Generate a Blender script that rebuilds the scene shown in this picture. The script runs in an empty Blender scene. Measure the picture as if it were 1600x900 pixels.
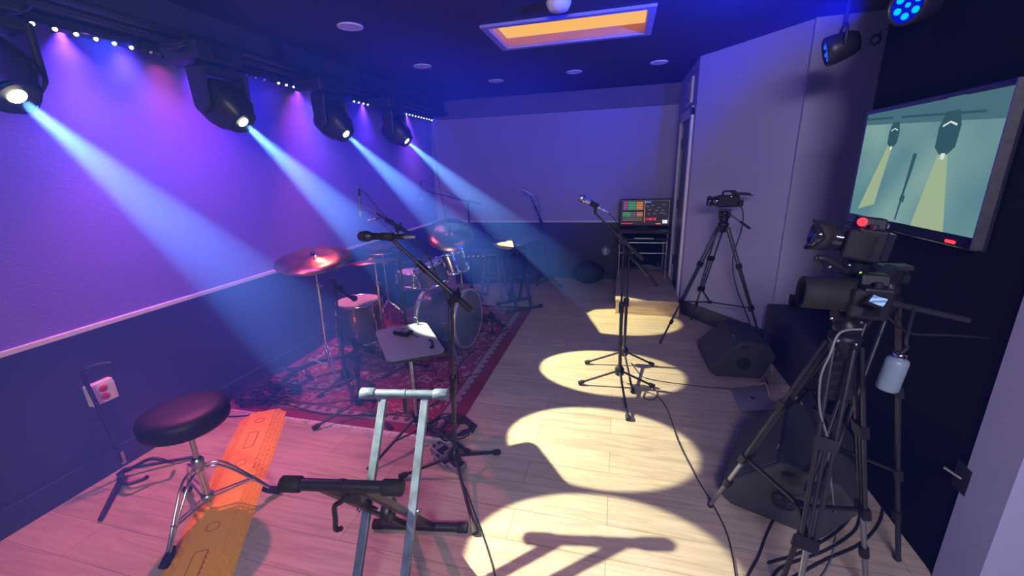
import bpy, math, random
from mathutils import Vector, Matrix
R = math.radians
PI = math.pi
random.seed(7)
C = bpy.context.scene.collection
scene = bpy.context.scene

# ------------------------------------------------------------------ camera
cd = bpy.data.cameras.new('camera'); cam = bpy.data.objects.new('camera', cd); C.objects.link(cam)
cd.sensor_width = 36; cd.lens = 36*640.5/1600; cd.clip_start = 0.02; cd.clip_end = 60
Mr = Matrix.Rotation(0.25942993, 3, 'Z') @ Matrix.Rotation(-0.28167484, 3, 'X') @ Matrix.Rotation(0.03361661, 3, 'Y')
cam.matrix_world = Matrix.Translation((0, 0, 1.65)) @ (Mr @ Matrix.Rotation(PI/2, 3, 'X')).to_4x4()
scene.camera = cam

# ------------------------------------------------------------------ colour management, haze
scene.view_settings.view_transform = 'Standard'
scene.view_settings.look = 'None'
scene.view_settings.gamma = 1
scene.view_settings.use_curve_mapping = False
scene.view_settings.exposure = 0.0
w = bpy.data.worlds.new('stage_air'); scene.world = w; w.use_nodes = True
nt = w.node_tree; nt.nodes['Background'].inputs['Color'].default_value = (0, 0, 0, 1)
HAZE = 0.36
vs = nt.nodes.new('ShaderNodeVolumeScatter')
vs.inputs['Color'].default_value = (0.065, 0.19, 1.0, 1)
ge = nt.nodes.new('ShaderNodeNewGeometry'); sx = nt.nodes.new('ShaderNodeSeparateXYZ'); nt.links.new(ge.outputs['Position'], sx.inputs[0])
mr = nt.nodes.new('ShaderNodeMapRange'); mr.interpolation_type = 'SMOOTHSTEP'     # smoke hangs by the left wall and thins out to the right
for i, v in enumerate((-2.0, -0.7, HAZE, HAZE*.05)): mr.inputs[i+1].default_value = v
my = nt.nodes.new('ShaderNodeMapRange')
for i, v in enumerate((2.6, 4.6, 0, .75)): my.inputs[i+1].default_value = v
nt.links.new(sx.outputs[1], my.inputs[0])
mz = nt.nodes.new('ShaderNodeMath'); mz.operation = 'SUBTRACT'; nt.links.new(sx.outputs[0], mz.inputs[0]); nt.links.new(my.outputs[0], mz.inputs[1]); nt.links.new(mz.outputs[0], mr.inputs[0])
no = nt.nodes.new('ShaderNodeTexNoise'); no.inputs['Scale'].default_value = 1.6; no.inputs['Detail'].default_value = 1; nt.links.new(ge.outputs['Position'], no.inputs['Vector'])
m2 = nt.nodes.new('ShaderNodeMapRange')
for i, v in enumerate((.35, .65, .7, 1.35)): m2.inputs[i+1].default_value = v
nt.links.new(no.outputs['Fac'], m2.inputs[0])
mu = nt.nodes.new('ShaderNodeMath'); mu.operation = 'MULTIPLY'; nt.links.new(mr.outputs[0], mu.inputs[0]); nt.links.new(m2.outputs[0], mu.inputs[1]); nt.links.new(mu.outputs[0], vs.inputs['Density'])
vs.inputs['Anisotropy'].default_value = 0.0
nt.links.new(vs.outputs[0], nt.nodes['World Output'].inputs['Volume'])
try:
    scene.cycles.volume_bounces = 0; scene.cycles.volume_step_rate = 1.0; w.cycles.volume_step_size = 0.5; scene.cycles.volume_max_steps = 24
    scene.cycles.max_bounces = 6
    scene.cycles.diffuse_bounces = 4
    scene.cycles.sample_clamp_indirect = 4
except Exception: pass

def light(name, kind, loc, energy, col, target=None, **kw):
    ld = bpy.data.lights.new(name, kind); ld.energy = energy; ld.color = col
    for k, v in kw.items(): setattr(ld, k, v)
    o = bpy.data.objects.new(name, ld); C.objects.link(o); o.location = loc
    if target is not None:
        o.rotation_euler = (Vector(target)-Vector(loc)).to_track_quat('-Z', 'Y').to_euler()
    return o
# added fill lamp, unseen behind the camera, lifts the right walls and floor
light('fill_light', 'AREA', (0.4, -1.6, 2.6), 240, (0.64, 0.56, .78), (0.6, 1.5, 0.6), shape='RECTANGLE', size=1.2, size_y=0.5)

# ------------------------------------------------------------------ materials
def mat(name, col, rough=0.5, metal=0.0, emit=None, es=1.0, var=0.0, scale=8.0, bump=0.0, bscale=60.0, spec=None, alpha=1.0, trans=0.0, stretch=None, coat=0.0):
    m = bpy.data.materials.new(name); m.use_nodes = True
    n = m.node_tree; b = n.nodes['Principled BSDF']
    b.inputs['Base Color'].default_value = (*col, 1); b.inputs['Roughness'].default_value = rough; b.inputs['Metallic'].default_value = metal
    if spec is not None: b.inputs['Specular IOR Level'].default_value = spec
    if coat: b.inputs['Coat Weight'].default_value = coat
    if trans: b.inputs['Transmission Weight'].default_value = trans
    if emit: b.inputs['Emission Color'].default_value = (*emit, 1); b.inputs['Emission Strength'].default_value = es
    tc = n.nodes.new('ShaderNodeTexCoord')
    src = tc.outputs['Object']
    if stretch:
        mp = n.nodes.new('ShaderNodeMapping'); mp.inputs['Scale'].default_value = stretch
        n.links.new(src, mp.inputs[0]); src = mp.outputs[0]
    if var == 0.0 and bump == 0.0: var = 0.06
    if var:
        t = n.nodes.new('ShaderNodeTexNoise'); t.inputs['Scale'].default_value = scale; t.inputs['Detail'].default_value = 3
        n.links.new(src, t.inputs['Vector'])
        r = n.nodes.new('ShaderNodeValToRGB')
        r.color_ramp.elements[0].position = .3; r.color_ramp.elements[1].position = .7
        r.color_ramp.elements[0].color = (*[c*(1-var) for c in col], 1); r.color_ramp.elements[1].color = (*[min(1, c*(1+var)) for c in col], 1)
        n.links.new(t.outputs['Fac'], r.inputs['Fac']); n.links.new(r.outputs['Color'], b.inputs['Base Color'])
    if bump:
        t = n.nodes.new('ShaderNodeTexNoise'); t.inputs['Scale'].default_value = bscale; t.inputs['Detail'].default_value = 2
        n.links.new(src, t.inputs['Vector'])
        bp = n.nodes.new('ShaderNodeBump'); bp.inputs['Strength'].default_value = bump; bp.inputs['Distance'].default_value = 0.004
        n.links.new(t.outputs['Fac'], bp.inputs['Height']); n.links.new(bp.outputs[0], b.inputs['Normal'])
    return m
M = {}
M['black'] = mat('black_powder_coat', (.018, .018, .022), .42, var=.2, scale=30)
M['rubber'] = mat('black_rubber', (.012, .012, .013), .75, bump=.3, bscale=200)
M['plastic'] = mat('black_plastic', (.012, .012, .015), .4, bump=.15, bscale=300, spec=.3)
M['fixture'] = mat('dark_fixture_shell', (.025, .022, .035), .4, bump=.1, bscale=200)
M['chrome'] = mat('chrome', (.75, .75, .78), .16, 1.0, var=.05)
M['steel'] = mat('brushed_steel', (.55, .56, .6), .34, 1.0, var=.12, scale=40)
M['silver'] = mat('worn_silver_paint', (.11, .15, .21), .42, .35, var=.3, scale=22)
M['brass'] = mat('cymbal_bronze', (.50, .25, .13), .28, 1.0, var=.35, scale=9)
M['vinyl'] = mat('black_vinyl', (.012, .012, .018), .5, bump=.25, bscale=120, spec=.35)
M['orange'] = mat('orange_plastic', (.98, .50, .03), .5, bump=.2, bscale=90)
M['white'] = mat('white_plastic', (.75, .75, .75), .4)
M['red'] = mat('red_plastic', (.6, .02, .03), .4)
M['drumskin'] = mat('drum_skin', (.62, .58, .62), .45, var=.05)
M['drumshell'] = mat('dark_drum_shell', (.07, .06, .085), .22, var=.3, scale=5, coat=.6)
M['kickhead'] = mat('dark_kick_skin', (.10, .10, .13), .3, var=.15)
M['wedge'] = mat('wedge_black_carpet_paint', (.045, .048, .05), .8, bump=.6, bscale=260)
M['grille'] = mat('wedge_grille_mesh', (.05, .052, .058), .6, .2, bump=.8, bscale=500)
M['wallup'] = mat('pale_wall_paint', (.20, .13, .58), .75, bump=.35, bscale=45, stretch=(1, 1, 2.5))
M['wallpale'] = mat('pale_lavender_paint', (.35, .35, .56), .8, bump=.15, bscale=60)
M['wallback'] = mat('grey_back_wall_paint', (.32, .30, .50), .8, bump=.15, bscale=60)
M['dark'] = mat('dark_wainscot_paint', (.028, .027, .050), .6, bump=.12, bscale=60)
M['darkceil'] = mat('dark_ceiling_paint', (.036, .030, .045), .8, bump=.2, bscale=50)
M['soffit'] = mat('dark_soffit_paint', (.13, .12, .17), .8)
M['blackwall'] = mat('black_wall_paint', (.005, .005, .008), .85, bump=.15, bscale=60, spec=.15)
M['lining_glow'] = mat('lining_painted_amber_glow', (.75, .38, .08), .7)  # white lining; the panel's amber glow is put into its colour
M['panelframe'] = mat('grey_panel_frame', (.30, .28, .32), .6)
M['rail'] = mat('chair_rail_gloss_white', (.70, .68, .72), .3)
M['trimwhite'] = mat('door_casing_white', (.62, .62, .66), .4)
M['doorp'] = mat('dark_door_paint', (.10, .10, .14), .45)
M['paper'] = mat('cream_paper', (.55, .36, .12), .7)
M['wood'] = mat('raw_plywood', (.52, .38, .24), .6, var=.3, scale=5, stretch=(1, 6, 12))
M['glass'] = mat('clear_lens_glass', (.02, .02, .03), .05, coat=1.0)
M['laptop'] = mat('space_grey_aluminium', (.45, .45, .50), .35, .7)
M['tumbler'] = mat('pale_blue_tumbler_enamel', (.18, .27, .33), .4)
M['desktop'] = mat('grey_enamel_desk', (.17, .18, .22), .45)
M['cable'] = mat('black_cable_jacket', (.02, .018, .025), .45)
M['greycable'] = mat('grey_cable_jacket', (.20, .20, .23), .5)
M['pcb'] = mat('grey_metal_box_paint', (.20, .22, .25), .45, .3)
def emis(name, col, s):
    m = bpy.data.materials.new(name); m.use_nodes = True; n = m.node_tree
    for x in list(n.nodes): n.nodes.remove(x)
    e = n.nodes.new('ShaderNodeEmission'); o = n.nodes.new('ShaderNodeOutputMaterial')
    e.inputs['Color'].default_value = (*col, 1); e.inputs['Strength'].default_value = s
    n.links.new(e.outputs[0], o.inputs[0]); return m
M['lens_glow'] = emis('white_lens_glow', (1, 1, .85), 12)
M['led_white'] = emis('led_dot_white', (.85, .75, 1), 5)
M['led_blue'] = emis('led_dot_blue', (.0, .30, 1), 2.2)
M['led_red'] = emis('led_red', (1, .02, .03), 4)
M['led_green'] = emis('led_green', (.3, 1, .1), 2)
M['panel'] = emis('warm_panel_glow', (.95, .49, .10), 1.0)
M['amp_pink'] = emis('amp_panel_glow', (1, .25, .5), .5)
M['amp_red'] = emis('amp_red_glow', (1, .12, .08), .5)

def wood_floor():
    m = bpy.data.materials.new('oak_plank_floor'); m.use_nodes = True; n = m.node_tree; b = n.nodes['Principled BSDF']
    tc = n.nodes.new('ShaderNodeTexCoord')
    br = n.nodes.new('ShaderNodeTexBrick'); br.offset = .37; br.inputs['Scale'].default_value = 1
    br.inputs['Brick Width'].default_value = 1.22; br.inputs['Row Height'].default_value = .18
    br.inputs['Mortar Size'].default_value = .0018; br.inputs['Mortar Smooth'].default_value = .2; br.inputs['Bias'].default_value = -.2
    br.inputs['Color1'].default_value = (.44, .36, .28, 1); br.inputs['Color2'].default_value = (.52, .43, .33, 1); br.inputs['Mortar'].default_value = (.24, .20, .16, 1)
    n.links.new(tc.outputs['Object'], br.inputs['Vector'])
    mp = n.nodes.new('ShaderNodeMapping'); mp.inputs['Scale'].default_value = (1.2, 14, 1)
    n.links.new(tc.outputs['Object'], mp.inputs[0])
    no = n.nodes.new('ShaderNodeTexNoise'); no.inputs['Scale'].default_value = 2.2; no.inputs['Detail'].default_value = 6; no.inputs['Distortion'].default_value = 1.2
    n.links.new(mp.outputs[0], no.inputs['Vector'])
    rp = n.nodes.new('ShaderNodeValToRGB'); rp.color_ramp.elements[0].position = .32; rp.color_ramp.elements[0].color = (.80, .78, .76, 1); rp.color_ramp.elements[1].position = .62; rp.color_ramp.elements[1].color = (1.08, 1.08, 1.08, 1)
    n.links.new(no.outputs['Fac'], rp.inputs['Fac'])
    mx = n.nodes.new('ShaderNodeMix'); mx.data_type = 'RGBA'; mx.blend_type = 'MULTIPLY'; mx.inputs['Factor'].default_value = 1
    n.links.new(br.outputs['Color'], mx.inputs['A']); n.links.new(rp.outputs['Color'], mx.inputs['B'])
    n.links.new(mx.outputs['Result'], b.inputs['Base Color']); b.inputs['Roughness'].default_value = .5
    bp = n.nodes.new('ShaderNodeBump'); bp.inputs['Strength'].default_value = .25; bp.inputs['Distance'].default_value = .002; bp.invert = True
    n.links.new(br.outputs['Fac'], bp.inputs['Height']); n.links.new(bp.outputs[0], b.inputs['Normal'])
    return m
M['floor'] = wood_floor()

# ------------------------------------------------------------------ mesh helper
class MB:
    def __init__(s): s.v = []; s.f = []; s.sm = []; s.mi = []; s.m = 0
    def add(s, vs, fs, smooth=False):
        o = len(s.v); s.v += [Vector(v) for v in vs]
        for f in fs: s.f.append([i+o for i in f]); s.sm.append(smooth); s.mi.append(s.m)
        return s
    def box(s, c, d, rot=None):
        c = Vector(c); x, y, z = [q/2 for q in d]
        vs = [Vector((a*x, b*y, e*z)) for a in (-1, 1) for b in (-1, 1) for e in (-1, 1)]
        if rot is not None: vs = [rot @ v for v in vs]
        return s.add([v+c for v in vs], [(0, 1, 3, 2), (4, 6, 7, 5), (0, 4, 5, 1), (2, 3, 7, 6), (0, 2, 6, 4), (1, 5, 7, 3)])
    def hexa(s, b, t):      # bottom quad and top quad, both counter-clockwise from above
        return s.add(list(b)+list(t), [(3, 2, 1, 0), (4, 5, 6, 7), (0, 1, 5, 4), (1, 2, 6, 5), (2, 3, 7, 6), (3, 0, 4, 7)])
    def tube(s, pts, r, n=10, caps=True):
        pts = [Vector(p) for p in pts]; k = len(pts)
        rs = r if isinstance(r, (list, tuple)) else [r]*k
        ax = None; rings = []
        for i, p in enumerate(pts):
            t = (pts[min(i+1, k-1)]-pts[max(i-1, 0)])
            if t.length < 1e-9: t = Vector((0, 0, 1))
            t.normalize()
            if ax is None: ax = t.orthogonal().normalized()
            else:
                ax = ax-t*ax.dot(t)
                ax = ax.normalized() if ax.length > 1e-6 else t.orthogonal().normalized()
            by = t.cross(ax)
            rings.append([p+(ax*math.cos(2*PI*j/n)+by*math.sin(2*PI*j/n))*rs[i] for j in range(n)])
        vs = [v for g in rings for v in g]
        s.add(vs, [(i*n+j, i*n+(j+1) % n, (i+1)*n+(j+1) % n, (i+1)*n+j) for i in range(k-1) for j in range(n)], True)
        if caps:
            s.add(rings[0], [tuple(reversed(range(n)))]); s.add(rings[-1], [tuple(range(n))])
        return s
    def bar(s, a, b, wd, th, up=(0, 0, 1)):   # rectangular bar; wd across, th along up
        a = Vector(a); b = Vector(b); t = (b-a).normalized(); u = Vector(up); x = t.cross(u).normalized(); u = x.cross(t)
        vs = []
        for p in (a, b):
            for i, j in ((-1, -1), (1, -1), (1, 1), (-1, 1)): vs.append(p+x*wd/2*i+u*th/2*j)
        return s.add(vs, [(3, 2, 1, 0), (4, 5, 6, 7), (0, 1, 5, 4), (1, 2, 6, 5), (2, 3, 7, 6), (3, 0, 4, 7)])
    def lathe(s, c, prof, axis=(0, 0, 1), n=32, smooth=True):   # prof: list of (radius, height along axis)
        c = Vector(c); t = Vector(axis).normalized(); ax = t.orthogonal().normalized(); by = t.cross(ax); vs = []
        for r, h in prof:
            vs += [c+t*h+(ax*math.cos(2*PI*j/n)+by*math.sin(2*PI*j/n))*r for j in range(n)]
        fs = [(i*n+j, i*n+(j+1) % n, (i+1)*n+(j+1) % n, (i+1)*n+j) for i in range(len(prof)-1) for j in range(n)]
        return s.add(vs, fs, smooth)
    def disc(s, c, r, axis, n=24):
        c = Vector(c); t = Vector(axis).normalized(); ax = t.orthogonal().normalized(); by = t.cross(ax)
        return s.add([c+(ax*math.cos(2*PI*j/n)+by*math.sin(2*PI*j/n))*r for j in range(n)], [tuple(range(n))])
    def torus(s, c, r, r2, axis=(0, 0, 1), n=32, m=8):
        c = Vector(c); t = Vector(axis).normalized(); ax = t.orthogonal().normalized(); by = t.cross(ax)
        pts = [c+(ax*math.cos(2*PI*j/n)+by*math.sin(2*PI*j/n))*r for j in range(n+1)]
        return s.tube(pts, r2, m, False)
    def prism(s, pts, d):     # planar polygon extruded by vector d
        pts = [Vector(p) for p in pts]; d = Vector(d); n = len(pts)
        return s.add(pts+[p+d for p in pts], [tuple(reversed(range(n))), tuple(range(n, 2*n))]+[(i, (i+1) % n, n+(i+1) % n, n+i) for i in range(n)])
    def ball(s, c, r, sx=1, sy=1, sz=1, n=16):
        c = Vector(c); vs = []; fs = []
        k = n//2
        for i in range(k+1):
            a = PI*i/k
            for j in range(n): vs.append(c+Vector((r*sx*math.sin(a)*math.cos(2*PI*j/n), r*sy*math.sin(a)*math.sin(2*PI*j/n), r*sz*math.cos(a))))
        for i in range(k):
            for j in range(n): fs.append((i*n+j, (i+1)*n+j, (i+1)*n+(j+1) % n, i*n+(j+1) % n))
        return s.add(vs, fs, True)
    def build(s, name, m, parent=None, bevel=0.0):
        off = Vector((0, 0, 0)); p = parent
        while p is not None: off += p.location; p = p.parent
        me = bpy.data.meshes.new(name); me.from_pydata([v-off for v in s.v], [], s.f)
        for mm in (m if isinstance(m, (list, tuple)) else [m]): me.materials.append(mm)
        me.polygons.foreach_set('use_smooth', s.sm); me.polygons.foreach_set('material_index', s.mi); me.update()
        o = bpy.data.objects.new(name, me); C.objects.link(o); o.parent = parent
        if bevel:
            b = o.modifiers.new('bevel', 'BEVEL'); b.width = bevel; b.segments = 2; b.limit_method = 'ANGLE'; b.angle_limit = R(40)
        return o

def tag(o, label, cat, group=None, kind=None):
    o['label'] = label; o['category'] = cat
    if group: o['group'] = group
    if kind: o['kind'] = kind
    return o
def thing(name, label, cat, loc, group=None):
    o = bpy.data.objects.new(name, None); C.objects.link(o); o.location = loc; o.empty_display_size = .1
    return tag(o, label, cat, group)
def struct(o): o['kind'] = 'structure'; return o
def copy_tree(o, parent=None):
    c = o.copy(); C.objects.link(c); c.parent = parent
    for ch in list(o.children): copy_tree(ch, c)
    return c
def catmull(pts, k=8):
    p = [Vector(q) for q in pts]; p = [p[0]]+p+[p[-1]]; out = []
    for i in range(1, len(p)-2):
        for j in range(k):
            t = j/k
            out.append(.5*((2*p[i])+(p[i+1]-p[i-1])*t+(2*p[i-1]-5*p[i]+4*p[i+1]-p[i+2])*t*t+(3*p[i]-p[i-1]-3*p[i+1]+p[i+2])*t**3))
    out.append(p[-2]); return out
V3 = Vector

# ================================================================== ROOM
XL, YB, ZC, ZR = -2.856, 6.2, 2.65, 0.86     # left wall, back wall, ceiling, chair rail
YF, XR, ZT = -2.6, 3.2, 2.42
struct(MB().box(((XL+XR)/2, (YF+YB)/2, -.05), (XR-XL+.4, YB-YF+.4, .1)).build('floor', M['floor']))
# ceiling with the rectangular opening of the light well
sx0, sx1, sy0, sy1 = -.98, .142, 3.24, 3.785
c = MB(); h = .12
for x0, x1, y0, y1 in ((XL-.2, sx0, YF-.2, YB+.2), (sx1, XR+.2, YF-.2, YB+.2), (sx0, sx1, YF-.2, sy0), (sx0, sx1, sy1, YB+.2)):
    c.box(((x0+x1)/2, (y0+y1)/2, ZC+h/2), (x1-x0, y1-y0, h))
struct(c.build('ceiling', M['darkceil']))
o = MB().box((XL-.1, (YF+YB)/2, (ZR+ZC)/2), (.2, YB-YF, ZC-ZR))
struct(o.build('wall_left', M['wallup']))
struct(MB().box((XL-.1, (YF+YB)/2, ZR/2), (.2, YB-YF, ZR)).build('wall_left_wainscot', M['dark']))
struct(MB().box((XL+.009, (YF+YB)/2, ZR+.015), (.022, YB-YF, .028)).build('trim_1', M['rail'], bevel=.004))
struct(MB().box((XL+.008, (YF+YB)/2, .07), (.016, YB-YF, .14)).build('baseboard_left', M['dark'], bevel=.003))
# the two seams of the wainscot panels
XB1 = .71
struct(MB().box(((XL+XB1)/2, YB+.1, (ZR+ZC)/2), (XB1-XL+.3, .2, ZC-ZR)).build('wall_back', M['wallback']))
struct(MB().box(((XL+XB1)/2, YB+.1, ZR/2), (XB1-XL+.3, .2, ZR)).build('wall_back_wainscot', M['dark']))
struct(MB().box(((XL+XB1)/2, YB-.009, ZR+.012), (XB1-XL, .022, .026)).build('trim_2', M['rail'], bevel=.004))
struct(MB().box(((XL+XB1)/2, YB-.008, .05), (XB1-XL, .016, .10)).build('baseboard_back', M['dark']))
struct(MB().box(((XL+XB1)/2, YB-.03, (2.40+ZC)/2), (XB1-XL, .06, ZC-2.40)).build('trim_3', M['soffit']))
# dark bulkhead along the left wall that carries the lighting pipe
struct(MB().box((XL+.14, (YF+YB)/2, (ZT+.02+ZC)/2), (.28, YB-YF, ZC-ZT-.02)).build('trim_4', M['darkceil'], bevel=.004))
# door wall, x = 0.71, y 4.8..6.2, with the opening of the door
dy0, dy1, dz = 4.98, 5.78, 2.14
c = MB()
c.box((XB1+.06, (4.8+dy0)/2, ZC/2), (.12, dy0-4.8, ZC)); c.box((XB1+.06, (dy1+YB)/2, ZC/2), (.12, YB-dy1, ZC)); c.box((XB1+.06, (dy0+dy1)/2, (dz+ZC)/2), (.12, dy1-dy0, ZC-dz))
struct(c.build('wall_door_side', M['wallpale']))
# angled pale wall from the door corner to the right
A0, A1 = V3((.71, 4.80, 0)), V3((1.36, 3.92, 0)); d = (A1-A0).normalized(); nrm = V3((-d.y, d.x, 0))
c = MB().prism([A0, A1, A1+nrm*.15, A0+nrm*.15], (0, 0, ZC)); struct(c.build('wall_angled', M['wallpale']))
c = MB().prism([A0-nrm*.012, A1-nrm*.012, A1, A0], (0, 0, .16)); struct(c.build('baseboard_angled', M['dark']))
YR = 3.9
struct(MB().box((2.3, YR+.1, ZC/2), (1.9, .2, ZC)).build('wall_right_back', M['wallpale']))
struct(MB().box((XR+.1, 1.3, ZC/2), (.2, 7.8, ZC)).build('wall_right', M['blackwall']))
# black wall that carries the television, and the low black riser behind it
struct(MB().box((1.38, 2.225, ZC/2), (.16, 1.15, ZC)).build('wall_television', M['blackwall']))
struct(MB().box((1.3+.9, 3.34, .22), (1.8, 1.08, .44)).build('trim_riser', M['dark'], bevel=.004))
# pale wall end near the camera on the right
struct(MB().box((2.29, 1.565, ZC/2), (2.0, .17, ZC)).build('wall_near_right', M['wallpale']))
struct(MB().box((1.53, 1.47, 1.05), (.035, .02, 2.1)).build('trim_5', M['trimwhite']))
struct(MB().box(((XL+XR)/2, YF-.1, ZC/2), (XR-XL, .2, ZC)).build('wall_front', M['darkceil']))
# door: casing, leaf, hinges
dr = bpy.data.objects.new('door_1', None); C.objects.link(dr); dr.location = (XB1, dy1, 0); dr['kind'] = 'structure'
c = MB()
for y in (dy0-.035, dy1+.035): c.box((XB1-.012, y, (dz+.07)/2), (.03, .09, dz+.07))
c.box((XB1-.012, (dy0+dy1)/2, dz+.035), (.03, dy1-dy0+.16, .09)); c.build('door_casing', M['trimwhite'], dr, .004)
MB().box((XB1+.045, (dy0+dy1)/2, dz/2+.005), (.04, dy1-dy0-.01, dz-.015)).build('door_leaf', M['doorp'], dr, .003)
for z in (.42, 1.15, 1.88): MB().box((XB1+.016, dy1-.03, z), (.03, .05, .11)).build('hinge', M['black'], dr, .002)
# speaker grille / vent above the door
v = thing('wall_vent', 'pale rectangular vent high on the wall above the dark door', 'vent', (XB1-.01, 5.2, 2.42))
MB().box((XB1-.012, 5.25, 2.40), (.024, .36, .26)).build('frame', M['trimwhite'], v, .004)
c = MB()
for i in range(7): c.box((XB1-.026, 5.25, 2.30+i*.033), (.008, .30, .014))
c.build('louvres', M['wallpale'], v)

# ================================================================== LIGHTS OF THE STAGE
# ceiling panel light in its well
p = thing('ceiling_light_panel', 'warm orange rectangular light well recessed in the dark ceiling', 'ceiling light', (-.42, 3.51, ZC))
c = MB(); f = .045
for x0, x1, y0, y1 in ((sx0-f, sx1+f, sy0-f, sy0+.004), (sx0-f, sx1+f, sy1-.004, sy1+f), (sx0-f, sx0+.004, sy0, sy1), (sx1-.004, sx1+f, sy0, sy1)):
    c.box(((x0+x1)/2, (y0+y1)/2, ZC-.008), (x1-x0, y1-y0, .02))
c.build('frame', M['panelframe'], p)
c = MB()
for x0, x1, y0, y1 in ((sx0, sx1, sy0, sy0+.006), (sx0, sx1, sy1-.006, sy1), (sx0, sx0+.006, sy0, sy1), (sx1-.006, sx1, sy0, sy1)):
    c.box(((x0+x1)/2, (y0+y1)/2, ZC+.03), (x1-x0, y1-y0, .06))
c.build('well_lining', M['lining_glow'], p)
MB().box(((sx0+sx1)/2, (sy0+sy1)/2, ZC+.07), (sx1-sx0, sy1-sy0, .02)).build('diffuser', M['panel'], p)
spots = [(-1.879, 2.897, 'white round downlight nearest the moving lights, largest on the ceiling'), (-1.923, 4.11, 'second white round downlight along the left side of the ceiling'),
         (-1.454, 5.069, 'small white downlight at the back left of the ceiling'), (-.537, 4.97, 'small white downlight straight beyond the orange light well'), (.333, 4.884, 'white downlight at the right end of the back row, beside the blue-lit ceiling')]
dl = None
for x, y, lb in spots:
    if dl is None:
        dl = thing('downlight', lb, 'ceiling light', (x, y, ZC), 'round ceiling downlights')
        MB().lathe((x, y, ZC), [(.088, 0), (.088, -.006), (.075, -.010), (.062, -.004)], n=32).build('trim_ring', M['white'], dl)
        MB().lathe((x, y, ZC), [(.062, -.005), (.03, -.003), (0.0005, -.003)], n=32).build('lens', M['white'], dl)
    else:
        o = copy_tree(dl); o.location = (x, y, ZC); o['label'] = lb
sd = thing('smoke_detector', 'round white smoke detector at the top edge above the orange light well', 'smoke detector', (-.42, 2.96, ZC))
MB().lathe((-.42, 2.96, ZC), [(.075, 0), (.075, -.02), (.06, -.045), (.0005, -.05)], n=32).build('housing', M['white'], sd)
MB().lathe((-.42, 2.96, ZC), [(.079, 0), (.079, -.008), (.07, -.009)], n=32).build('mounting_ring', M['white'], sd)

# lighting pipes under the bulkhead
for x, z, y0, y1, lb in ((-2.52, 2.47, .2, 6.1, 'long black pipe along the left wall that carries the moving lights'), (-2.60, 2.44, .3, 6.1, 'thinner black rail just below and behind the lighting pipe')):
    o = thing('lighting_pipe', lb, 'pipe', (x, y0, z))
    MB().tube([(x, y0, z), (x, y1, z)], .022 if x > -2.55 else .014, 12).build('tube', M['fixture'], o)
    for yy in (.6, 2.9, 4.0, 5.6): MB().box((x, yy, (z+ZC)/2), (.03, .04, ZC-z+.02) if x > -2.55 else (.03, .04, .05)).build('bracket', M['black'], o)

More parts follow.
